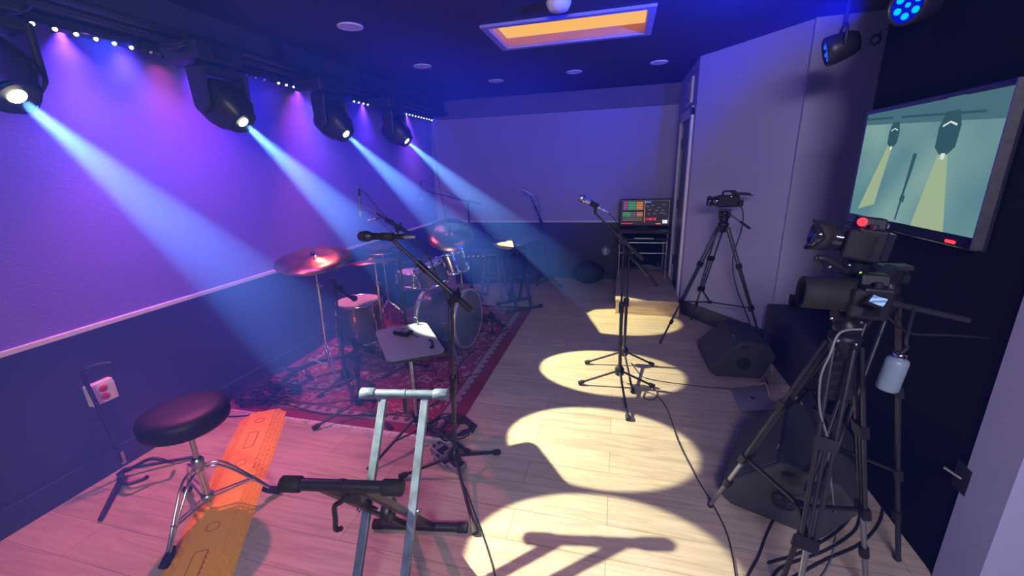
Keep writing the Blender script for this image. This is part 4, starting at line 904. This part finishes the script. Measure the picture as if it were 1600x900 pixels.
for r_ in range(3):
    y = .50-r_*.065
    for x0, x1, k in ((.04, .22, 'scr_grn'), (.23, .33, 'scr_gry'), (.34, .46, 'scr_ora')): sq(k, x0, x1, y-.018, y+.010, .0008)
for r_ in range(4): sq('scr_gry', .04, .45, .30-r_*.04-.008, .30-r_*.04+.006, .0008)
sq('scr_ora', .492, .500, .1, .98, .0008); sq('scr_gry', 0, 1, .985, .995, .0008); sq('scr_gry', .99, .995, .02, .98, .0008); sq('scr_blu', .5, .62, .90, .95, .0008)
for (x, y) in ((.56, .75), (.66, .8), (.78, .7), (.88, .82), (.6, .62), (.74, .58), (.86, .6), (.9, .45), (.58, .45), (.7, .46), (.84, .5)): sq('scr_gry', x-.03, x+.03, y-.012, y+.01, .0008)
for x0, x1 in ((.525, .535), (.555, .565), (.575, .585), (.60, .64), (.645, .665), (.69, .735)): sq('scr_red', x0, x1, .19, .28, .0008)
sq('scr_red', .02, .26, .045, .07, .0008); sq('scr_wht', .87, .97, .06, .20, .0008); sq('scr_ora', .74, .84, .03, .06, .0008)
c.build('screen', [M[k] for k in keys_], mn)
cable('desk_cable', [(.55, 6.0, .30), (.62, 5.8, .22), (.66, 5.7, .20), (.68, 5.5, .19), (.69, 5.2, .19)], 'pale cable trailing from the back desk across the platform by the door', .005, 'greycable')
for k, (x, y, z, r) in enumerate(((.50, 5.95, .22, .09), (.42, 5.98, .24, .07))): cable('desk_cable_coil', coil(x, y, z, r, 3, 60+k, .6), 'grey cable tangle under the back desk, %s' % ('wider one' if k == 0 else 'smaller one'), .004, 'greycable', n=5)

# ================================================================== CAMERA TRIPODS
def tripod(apex, feet, lb, m='black', spread=.42, H2=.5, name='camera_tripod'):
    ap = V3(apex); t = thing(name, lb, 'tripod', (ap.x, ap.y, 0))
    MB().lathe(ap, [(.02, -.07), (.034, -.06), (.044, -.01), (.048, .01), (.036, .022), (.0005, .022)], n=20).build('crown', M['plastic'], t)
    pts = []
    for f in feet:
        f = V3(f); dr_ = (f-ap).normalized(); h = V3((f.x-ap.x, f.y-ap.y, 0)).normalized(); s = V3((-h.y, h.x, 0))
        L = (f-ap).length; a = ap+h*.04-V3((0, 0, .02)); k1 = a+(f-a)*.30; k2 = a+(f-a)*.62
        c = MB()
        for q_ in (-1, 1): c.tube([a+s*.026*q_, k2+s*.019*q_], .0075, 8)
        c.tube([k1+(f-a)*.02, k2+(f-a)*.02], .0065, 8)
        lg = c.build('leg', M['black'], t)
        for kk in (k1, k2): MB().bar(kk-dr_*.022, kk+dr_*.022, .064, .026, h).build('leg_clamp', M['plastic'], lg)
        MB().tube([k2, f+V3((0, 0, .02))], .0095, 10).build('lower_tube', M['steel' if m == 'steelm' else m], lg)
        MB().tube([a+(f-a)*.80-dr_*.02, a+(f-a)*.80+dr_*.02], .017, 10).build('lock', M['plastic'], lg)
        MB().ball(f+V3((0, 0, .013)), .013, n=10).build('spike', M['rubber'], lg)
        pts.append(k2)
    cen = sum(pts, V3())/3; c = MB()
    for p in pts: c.bar(p, cen-V3((0, 0, .03)), .014, .010)
    c.lathe(cen-V3((0, 0, .04)), [(.0005, 0), (.022, 0), (.022, .02), (.0005, .02)], n=14); c.build('spreader', M['plastic'], t)
    # fluid head
    c = MB().lathe(ap+V3((0, 0, .02)), [(.030, 0), (.038, .01), (.038, .035), (.026, .045), (.030, .055), (.036, .065), (.036, .10), (.0005, .105)], n=20); c.tube([ap+V3((-.045, 0, .085)), ap+V3((.045, 0, .085))], .028, 16)
    c.build('fluid_head', M['plastic'], t)
    MB().box(ap+V3((0, 0, .128)), (.10, .055, .016)).build('quick_plate', M['black'], t, .002)
    return t
TA = V3((0.893, 3.980, 1.171))
t = tripod(TA-V3((0, 0, .05)), [(0.431, 3.851, 0.000), (0.809, 4.563, 0.000), (1.280, 3.686, 0.000)], 'tall black tripod in front of the pale angled wall, holding the camcorder')
MB().tube([TA+V3((.04, -.02, .04)), TA+V3((.19, -.06, -.07))], [.006, .006], 8).build('pan_handle', M['black'], t)
MB().tube([TA+V3((.12, -.042, -.018)), TA+V3((.20, -.063, -.077))], .011, 10).build('handle_grip', M['rubber'], t)
cc = thing('camcorder', 'black camcorder on the tall tripod by the pale wall, aimed left', 'video camera', TA+V3((0, 0, .09)))
b = TA+V3((.0, 0, .135))
MB().box(b+V3((.015, 0, .02)), (.17, .085, .10)).build('body', M['plastic'], cc, .012)
MB().lathe(b+V3((-.06, 0, .02)), [(.042, 0), (.044, -.03), (.038, -.04), (.040, -.055), (.046, -.06), (.046, -.085), (.042, -.088), (.040, -.075), (.0005, -.072)], (1, 0, 0), 24).build('lens_barrel', M['glass'], cc)
MB().hexa([b+V3((.04, -.02, .075)), b+V3((.21, -.022, .060)), b+V3((.21, .022, .060)), b+V3((.04, .02, .075))], [b+V3((.04, -.02, .095)), b+V3((.17, -.022, .088)), b+V3((.17, .022, .088)), b+V3((.04, .02, .095))]).build('viewfinder', M['plastic'], cc)
MB().box(b+V3((.11, 0, .0)), (.05, .06, .05)).build('battery', M['plastic'], cc, .004)
MB().tube(ptube([b+V3((-.03, 0, .07)), b+V3((-.02, 0, .10)), b+V3((.06, 0, .10)), b+V3((.07, 0, .08))]), .009, 8).build('top_handle', M['plastic'], cc)
MB().ball(b+V3((.03, -.045, .06)), .004, n=8).build('status_light', M['scr_wht'], cc)
cable('camera_cable', [b+V3((.09, -.03, .0)), TA+V3((.14, -.02, .06)), TA+V3((.15, 0, -.10)), TA+V3((.11, 0, -.35)), TA+V3((.15, -.05, -.6)), TA+V3((.28, -.08, -.9)), (1.218, 3.662, 0.006), (1.155, 3.200, 0.006)], 'black cable hanging from the camcorder down the right tripod leg', .005)
cable('wall_cable', [(0.886, 4.954, 0.020), (0.966, 4.727, 0.010), (1.071, 4.590, 0.006), (1.167, 4.452, 0.006)], 'pale cable lying at the foot of the angled wall', .005, 'greycable')
cable('power_cord', [(1.376, 4.151, 0.050), (1.396, 4.107, 0.010), (1.312, 3.679, 0.006), (1.233, 3.371, 0.006)], 'short bent white cord on the floor behind the far wedge', .005, 'white')

# outlet with power adapter
wo = thing('wall_outlet', 'white wall outlet with a black power adapter above the black riser', 'outlet', (1.485, 3.890, 0.471))
oc = V3((1.488, 3.895, 0.463)); MB().box(oc, (.075, .01, .115)).build('plate', M['white'], wo, .003)
ad = MB().box(oc+V3((.0, -.035, .025)), (.065, .06, .09)).build('power_adapter', M['plastic'], wo, .008)
MB().box(oc+V3((0, -.007, -.03)), (.03, .004, .03)).build('socket', M['trimwhite'], wo)
cable('adapter_cord', [oc+V3((.03, -.04, .03)), oc+V3((.06, -.03, -.0)), oc+V3((.09, -.02, -.04)), oc+V3((.16, -.02, -.06)), oc+V3((.22, -.02, -.12)), oc+V3((.24, -.1, -.21))], 'thin black cord running from the power adapter to the riser', .003)

# ================================================================== STAGE WEDGES
def wedge(org, ex, ey, W, D, H, lb, cup=False):
    """org: low front corner nearest the camera; ex horizontal depth direction; ey horizontal width direction"""
    o_ = V3(org); ex = V3(ex).normalized(); ey = V3(ey).normalized(); t = thing('stage_wedge', lb, 'stage monitor', o_, 'floor wedge monitors')
    prof = [(.05, 0), (D*.80, 0), (D, H*.62), (D*.86, H*.92), (D*.50, H), (.42*D, H*.98), (0, .10), (0, .04)]
    P = lambda a, z, s: o_+ex*a+ey*s+V3((0, 0, z))
    MB().prism([P(a, z, 0) for a, z in prof], ey*W).build('cabinet', M['wedge'], t, .012)
    g = .018; u_ = (P(.42*D, H*.98, 0)-P(0, .10, 0)); n_ = V3(ey).cross(u_).normalized()
    if n_.z < 0: n_ = -n_
    a0 = P(0, .10, 0)
    gr = [a0+u_*.05+ey*g+n_*.003, a0+u_*.05+ey*(W-g)+n_*.003, a0+u_*.96+ey*(W-g)+n_*.003, a0+u_*.96+ey*g+n_*.003]
    c = MB(); c.prism(gr, n_*.006); c.build('grille', M['grille'], t)
    MB().bar(gr[3]+n_*.006+ey*.10, gr[3]+n_*.006+ey*.14, .008, .004, n_).build('badge', M['steel'], t)
    # side cup with two recessed knobs
    cu = MB(); q = P(D*.50, H*.42, 0)-ey*.002; cu.lathe(q, [(.0005, 0), (.045, 0), (.050, .0), (.050, .004), (.045, .004)], -ey, 24); s_ = cu.build('pole_cup_plate', M['rubber'], t)
    for s in (-1, 1): MB().lathe(q+ex*.022*s+V3((0, 0, -.014*s)), [(.016, .004), (.018, .008), (.010, .008), (.0005, .002)], -ey, 16).build('socket', M['black'], s_)
    MB().box(P(D*.5, H*.86, -.004), (.06, .008, .02)).build('side_handle', M['rubber'], t, .002)
    return t
wedge((.76, 3.26, 0), (1, .06, 0), (-.04, 1, 0), .50, .46, .31, 'black stage wedge monitor lying by the far end of the riser')
wedge((.55, 1.90, 0), (.92, -.38, 0), (.38, .92, 0), .62, .52, .33, 'black stage wedge monitor nearest the camera, a tripod foot in front of it')

lp = thing('laptop', 'closed grey laptop lying on the floor between the two wedge monitors', 'laptop', (0.983, 2.919, 0.000))
q = [V3(v) for v in ((0.858, 2.747, 0.000), (1.082, 2.808, 0.000), (1.110, 3.163, 0.000), (0.860, 3.056, 0.000))]
MB().hexa([p+V3((0, 0, .002)) for p in q], [p+V3((0, 0, .012)) for p in q]).build('base', M['laptop'], lp, .002)
MB().hexa([p+V3((0, 0, .013)) for p in q], [p+V3((0, 0, .019)) for p in q]).build('lid', M['laptop'], lp, .002)
MB().disc(sum(q, V3())/4+V3((0, 0, .0195)), .014, (0, 0, 1), 16).build('lid_mark', M['plastic'], lp)
cable('white_cord', [q[2]+V3((-.03, 0, .01)), q[2]+V3((.02, .01, .02)), (1.093, 2.950, 0.010), (1.093, 2.832, 0.006), (1.087, 2.716, 0.006)], 'white cord curling over the laptop corner', .004, 'white')

# ================================================================== FOREGROUND CAMERAS (right)
AP1 = V3((0.746, 1.500, 1.092))
M['legsteel'] = mat('grey_tripod_tube', (.28, .30, .33), .35, .8)
t = tripod(AP1-V3((0, 0, .02)), [(0.496, 1.838, 0.000), (0.993, 1.503, 0.000), (.62, 1.20, 0)], 'dark tripod in the right foreground, one silvery leg reaching in front of the near wedge', 'legsteel')
AP2 = V3((.99, 1.78, 1.13))
t2 = tripod(AP2, [(.66, 1.42, 0), (1.12, 2.75, 0), (1.20, 1.70, 0)], 'black camera tripod standing just behind the foreground one', 'black')

def dslr(cen, fwd, lb, hood, name='video_camera', scale=1.0):
    cen = V3(cen); f = V3(fwd).normalized(); s = f.cross(V3((0, 0, 1))).normalized(); u = s.cross(f); k = scale
    t = thing(name, lb, 'camera', cen)
    def hx(a0, a1, b0, b1, c0, c1): return ([cen+f*a*k+s*b*k+u*c*k for a, b, c in ((a0, b0, c0), (a1, b0, c0), (a1, b1, c0), (a0, b1, c0))], [cen+f*a*k+s*b*k+u*c*k for a, b, c in ((a0, b0, c1), (a1, b0, c1), (a1, b1, c1), (a0, b1, c1))])
    def H_(*a):
        b, tt = hx(*a); return MB().hexa(b, tt)
    H_(-.035, .035, -.068, .068, -.048, .042).build('body', M['plastic'], t, .008)
    H_(-.02, .055, -.068, -.038, -.045, .035).build('grip', M['rubber'], t, .01)
    b, tt = hx(-.035, .03, -.028, .028, .040, .070)
    MB().hexa(b, [q-s*((q-(cen+u*.07*k)).dot(s)*.35) for q in tt]).build('viewfinder_hump', M['plastic'], t, .004)
    MB().lathe(cen+f*.035*k, [(.036*k, 0), (.038*k, .02*k), (.036*k, .025*k), (.036*k, .06*k), (.039*k, .065*k), (.039*k, .085*k), (.034*k, .09*k), (.032*k, .088*k), (.0005, .080*k)], f, 28).build('lens', M['glass'], t)
    hd = MB(); n = 32; vs = []
    for h, r in ((.078, .040), (.105, .045)):
        for j in range(n):
            a = 2*PI*j/n; hh = h
            if h > .1 and hood == 'petal': hh = .10+.032*abs(math.cos(a))**1.5*(1 if True else 0)
            elif h > .1: hh = .135
            vs.append(cen+f*(hh*k)+(s*math.sin(a)+u*math.cos(a))*r*k)
    hd.add(vs, [(j, (j+1) % n, n+(j+1) % n, n+j) for j in range(n)], True)
    o = hd.build('lens_hood', M['rubber'], t); so = o.modifiers.new('solid', 'SOLIDIFY'); so.thickness = .003
    MB().tube([cen+u*.042*k-s*.048*k, cen+u*.055*k-s*.048*k], .010*k, 12).build('mode_dial', M['black'], t)
    return t, s, u, f, H_
C1 = V3((0.762, 1.550, 1.390))
t, s, u, f, H_ = dslr(C1, (-1, .16, .13), 'upper black camera of the right foreground pair, with a petal lens hood', 'petal', scale=1.12)
H_(-.055, -.037, -.05, .05, -.04, .035).build('rear_screen', M['glass'], t, .002)
MB().ball((0.728, 1.500, 1.459), .013, n=14).build('tally_light', M['led_red'], t)
# head and column under the upper camera
hd = thing('pan_head', 'black pan head between the upper camera and its tripod, with a curled arm pointing left', 'tripod head', AP2+V3((0, 0, .14)))
a0 = C1-V3((0, 0, .085)); 
MB().tube([a0+V3((0, 0, .03)), a0-V3((0, 0, .04)), a0-V3((-.02, -.02, .13))], [.035, .03, .026], 16).build('column', M['plastic'], hd)
MB().tube([a0-V3((-.02, -.02, .13)), AP2+V3((-.03, -.04, .12))], .028, 14).build('neck', M['black'], hd)
MB().tube(ptube([(0.751, 1.550, 1.281), (0.706, 1.530, 1.307), (0.661, 1.520, 1.334), (0.633, 1.520, 1.339)]), .012, 10).build('arm', M['black'], hd)
MB().tube(ptube([(0.632, 1.520, 1.344), (0.630, 1.520, 1.333), (0.642, 1.520, 1.316), (0.646, 1.520, 1.305)]), .008, 8).build('hook', M['black'], hd)
MB().ball((0.646, 1.520, 1.305), .006, n=8).build('hook_tip', M['steel'], hd)
MB().ball((0.676, 1.525, 1.309), .006, n=8).build('knob', M['steel'], hd)
MB().ball((0.717, 1.500, 1.322), .006, n=8).build('bolt', M['steel'], hd)
C2 = V3((0.761, 1.460, 1.230))
t, s, u, f, H_ = dslr(C2, (-1, .10, .03), 'lower black camera of the right foreground pair, with wide lens and glowing blue screen', 'round', scale=1.1)
MB().lathe(C2+f*.04, [(.045, 0), (.050, .01), (.050, .07), (.052, .075), (.052, .135), (.048, .138), (.045, .12), (.0005, .115)], f, 28).build('zoom_barrel', M['rubber'], t)
MB().ball(C2+u*.075-s*.0+f*.03, .004, n=8).build('status_light', M['led_green'], t)
fp = [V3(v) for v in ((0.700, 1.330, 1.254), (0.737, 1.330, 1.239), (0.756, 1.350, 1.256), (0.719, 1.350, 1.268))]
n_ = (fp[1]-fp[0]).cross(fp[3]-fp[0]).normalized()
cx4 = sum(fp, V3())/4
o = MB().prism([cx4+(p-cx4)*1.35 for p in fp], n_*-.008 if n_.y < 0 else n_*.008).build('flip_screen', M['plastic'], t)
def lcd():
    m = bpy.data.materials.new('blue_camera_screen'); m.use_nodes = True; n = m.node_tree
    for x in list(n.nodes): n.nodes.remove(x)
    e = n.nodes.new('ShaderNodeEmission'); o = n.nodes.new('ShaderNodeOutputMaterial'); w_ = n.nodes.new('ShaderNodeTexWave'); w_.inputs['Scale'].default_value = 28; w_.inputs['Distortion'].default_value = 2; w_.bands_direction = 'Z'
    tc = n.nodes.new('ShaderNodeTexCoord'); n.links.new(tc.outputs['Object'], w_.inputs['Vector'])
    r = n.nodes.new('ShaderNodeValToRGB'); r.color_ramp.elements[0].color = (.10, .25, .75, 1); r.color_ramp.elements[1].color = (.50, .68, 1, 1); n.links.new(w_.outputs['Fac'], r.inputs['Fac']); n.links.new(r.outputs['Color'], e.inputs['Color']); n.links.new(e.outputs[0], o.inputs[0]); e.inputs['Strength'].default_value = .9
    return m
sgn = 1 if n_.y < 0 else -1
MB().add([p+n_*.0012*sgn for p in fp], [(0, 1, 2, 3)]).build('screen_picture', lcd(), o)
hd = thing('fluid_tripod_head', 'bulky black fluid head under the lower camera, with small bright bolts', 'tripod head', AP1+V3((0, 0, .1)))
MB().lathe(AP1+V3((0, 0, .12)), [(.03, 0), (.055, .01), (.06, .04), (.05, .07), (.03, .075)], n=24).build('drag_housing', M['plastic'], hd)
MB().box((AP1+C2)/2+V3((0, 0, .045)), (.13, .08, .045)).build('camera_plate', M['black'], hd, .004)
for p in ((0.651, 1.400, 1.175), (0.741, 1.420, 1.160), (0.680, 1.400, 1.102), (0.740, 1.420, 1.085)): MB().ball(p, .0055, n=8).build('bolt', M['chrome'], hd)
MB().tube([AP1+V3((.03, -.03, .13)), AP1+V3((.30, -.02, .07))], .009, 8).build('pan_handle', M['black'], hd)
# pouch hanging from the tripod
pc = thing('tripod_pouch', 'black webbed pouch hanging under the foreground tripod head', 'pouch', AP1-V3((0, 0, .15)))
pq = [V3(v) for v in ((0.684, 1.440, 0.875), (0.810, 1.500, 0.844), (0.793, 1.520, 1.022), (0.712, 1.460, 1.042))]
MB().hexa(pq, [p+V3((.02, .07, 0)) for p in pq]).build('body', M['rubber'], pc, .006)
c = MB()
for i in range(5):
    k = i/5; a = pq[0]+(pq[3]-pq[0])*(k+.05); b = pq[1]+(pq[2]-pq[1])*(k+.05); c.bar(a-V3((.0, .006, 0)), a+(b-a)*.45-V3((0, .006, 0)), .018, .003, (0, -1, .2))
c.build('webbing', M['plastic'], pc)
# tumbler hung from the handle
tc_ = V3((0.817, 1.360, 1.023))
tu = thing('tumbler_bottle', 'pale blue metal bottle hanging beside the foreground tripod', 'bottle', tc_-V3((0, 0, .07)))
ax = V3((.10, 0, 1)).normalized()
MB().lathe(tc_, [(.0005, -.056), (.024, -.056), (.028, -.050), (.028, .038), (.026, .047), (.017, .052)], ax, 32).build('body', M['tumbler'], tu)
MB().lathe(tc_, [(.016, .050), (.0165, .052), (.0165, .064), (.015, .066), (.0005, .066)], ax, 24).build('metal_neck', M['chrome'], tu)
MB().tube(ptube([tc_+ax*.066, tc_+ax*.085+V3((.01, 0, 0)), tc_+ax*.115, AP1+V3((.15, -.03, .105))]), .005, 8).build('strap', M['rubber'], tu)
# cables around the foreground tripod
cable('camera_cable', [C2+V3((-.02, -.05, -.09)), (0.680, 1.400, 1.128), (0.655, 1.380, 1.057), (0.643, 1.380, 0.980), (0.668, 1.400, 0.854), (0.720, 1.420, 0.723), (0.757, 1.430, 0.564), (1.017, 1.817, 0.050), (0.983, 1.730, 0.006), (0.919, 1.620, 0.006), (0.852, 1.533, 0.006)], 'grey cable drooping from the lower camera to the floor in the right foreground', .0036, 'greycable')
cable('camera_cable', [C2+V3((.05, -.02, -.05)), (0.917, 1.500, 1.104), (1.089, 1.580, 1.074), (1.285, 1.72, 1.02)], 'black cable stretched from the lower camera to the black wall', .004)
for k, (pts, lb) in enumerate((([(0.560, 1.466, 0.006), (0.640, 1.588, 0.006), (0.711, 1.720, 0.006), (0.803, 1.871, 0.006)], 'short black cable running under the near wedge at the bottom edge'),
    ([(0.660, 1.489, 0.006), (0.730, 1.563, 0.006), (0.931, 1.685, 0.006), (1.101, 1.825, 0.006), (1.186, 1.956, 0.006)], 'black floor cable passing beneath the foreground tripod, nearest of three'),
    ([(0.735, 1.506, 0.006), (0.910, 1.634, 0.006), (1.093, 1.755, 0.006), (1.242, 1.911, 0.006), (1.334, 2.070, 0.006)], 'black floor cable passing beneath the foreground tripod, middle of three'),
    ([(0.670, 1.564, 0.006), (0.851, 1.667, 0.006), (1.076, 1.855, 0.006), (1.265, 2.098, 0.006)], 'black floor cable passing beneath the foreground tripod, farthest of three'))): cable('floor_cable', pts, lb, .005)
hk = thing('cable_loop', 'small loop of black cable hanging between the dark stage light and the black wall', 'cable', (1.325, 2.950, 2.272))
MB().torus((1.320, 2.950, 2.267), .022, .007, (0, 1, .2), 20, 8).build('loop', M['cable'], hk)
MB().tube(ptube([(1.326, 2.950, 2.285), (1.344, 2.940, 2.305), (1.364, 2.900, 2.316), (1.358, 2.850, 2.360), (1.347, 2.850, 2.419)]), .005, 6).build('tail', M['cable'], hk)
# wall bracket piece low on the black wall
wb = thing('wall_switch', 'small pale lever sticking out low on the black wall near the pale wall end', 'switch', (1.30, 1.70, .55))
wp = V3((1.270, 1.658, 0.475)); MB().box((1.295, wp.y, wp.z), (.012, .07, .11)).build('plate', M['black'], wb, .002)
MB().bar(wp+V3((.02, 0, 0)), wp+V3((-.02, .03, .02)), .010, .008).build('lever', M['steel'], wb)

# ================================================================== TELEVISION
tv = thing('television', 'large flat television on the black wall showing a teal picture of two beams', 'television', (1.29, 2.30, 1.60))
ty0, ty1, tz0, tz1 = 1.87, 2.745, 1.352, 1.866
def tvp(a, b, x=0.0):       # a: 0 far edge .. 1 near edge; b: 0 bottom .. 1 top
    return V3((1.262-x, ty1+(ty0-ty1)*a, tz0+(tz1-tz0)*b))
m_ = .02
MB().box((1.28, (ty0+ty1)/2, (tz0+tz1)/2-.012), (.035, ty1-ty0+.05, tz1-tz0+.07)).build('bezel', M['glass'], tv, .004)
MB().bar((1.265, ty0-.024, tz0-.04), (1.265, ty0-.024, tz1+.02), .006, .035, (1, 0, 0)).build('edge_trim', M['steel'], tv)
def tvbg():
    m = bpy.data.materials.new('television_picture'); m.use_nodes = True; n = m.node_tree
    for x in list(n.nodes): n.nodes.remove(x)
    L = n.links.new; e = n.nodes.new('ShaderNodeEmission'); o = n.nodes.new('ShaderNodeOutputMaterial'); tc = n.nodes.new('ShaderNodeTexCoord'); no = n.nodes.new('ShaderNodeTexNoise'); no.inputs['Scale'].default_value = 2.6; no.inputs['Detail'].default_value = 1
    L(tc.outputs['Object'], no.inputs['Vector']); r = n.nodes.new('ShaderNodeValToRGB'); r.color_ramp.elements[0].position = .3; r.color_ramp.elements[0].color = (.10, .24, .29, 1); r.color_ramp.elements[1].position = .7; r.color_ramp.elements[1].color = (.23, .40, .38, 1)
    L(no.outputs['Fac'], r.inputs['Fac']); L(r.outputs['Color'], e.inputs['Color']); L(e.outputs[0], o.inputs[0]); e.inputs['Strength'].default_value = .9
    return m
TM = [tvbg(), emis('television_dark_tone', (.035, .10, .13), .9), emis('television_mid_tone', (.07, .17, .21), .9), emis('television_beam_tone', (.36, .48, .30), .9), emis('television_bright_tone', (.7, .85, .8), .9)]
c = MB()
def tq(mi, pts, x):
    c.m = mi; c.add([tvp(a, b, x) for a, b in pts], [tuple(range(len(pts)))])
tq(0, [(0, 0), (1, 0), (1, 1), (0, 1)], 0)
tq(2, [(0, .90), (1, .80), (1, 1), (0, 1)], .0008); tq(1, [(.0, .945), (.9, .855), (.9, .875), (.0, .965)], .0012)
tq(3, [(.27, .70), (.31, .70), (.25, .13), (.09, .06)], .0012); tq(3, [(.685, .665), (.725, .665), (.83, .0), (.60, .0)], .0012)
def head_(a, b, k, mi=1):
    tq(1, [(a-.045*k, b+.07*k), (a+.045*k, b+.07*k), (a+.075*k, b-.05*k), (a+.07*k, b-.22*k), (a+.03*k, b-.28*k), (a-.03*k, b-.28*k), (a-.07*k, b-.22*k), (a-.075*k, b-.05*k)], .0016)
    tq(2, [(a-.06*k, b+.18*k), (a+.06*k, b+.18*k), (a+.06*k, b+.07*k), (a-.06*k, b+.07*k)], .0016)
    tq(4, [(a-.05*k, b-.04*k), (a, b-.01*k), (a+.05*k, b-.04*k), (a+.045*k, b-.055*k), (a, b-.025*k), (a-.045*k, b-.055*k)], .002)
    tq(4, [(a-.014*k, b-.27*k), (a+.014*k, b-.27*k), (a+.014*k, b-.32*k), (a-.014*k, b-.32*k)], .002)
head_(.30, .84, .62); head_(.71, .84, .92)
tq(1, [(.462, .02), (.475, .02), (.505, .34), (.515, .42), (.53, .60), (.50, .60), (.49, .42), (.485, .34)], .0016); tq(1, [(.468, .20), (.505, .18), (.51, .24), (.475, .25)], .0016)
o = c.build('screen_picture', TM, tv)
MB().lathe((1.2615, ty1-.10*0-(ty1-ty0)*.42, tz0-.024), [(.0005, .001), (.014, .001), (.014, 0)], (-1, 0, 0), 16).build('maker_badge', M['steel'], tv)
MB().box((1.261, ty0+.10, tz0-.030), (.006, .05, .012)).build('standby_light', M['led_red'], tv, .003)
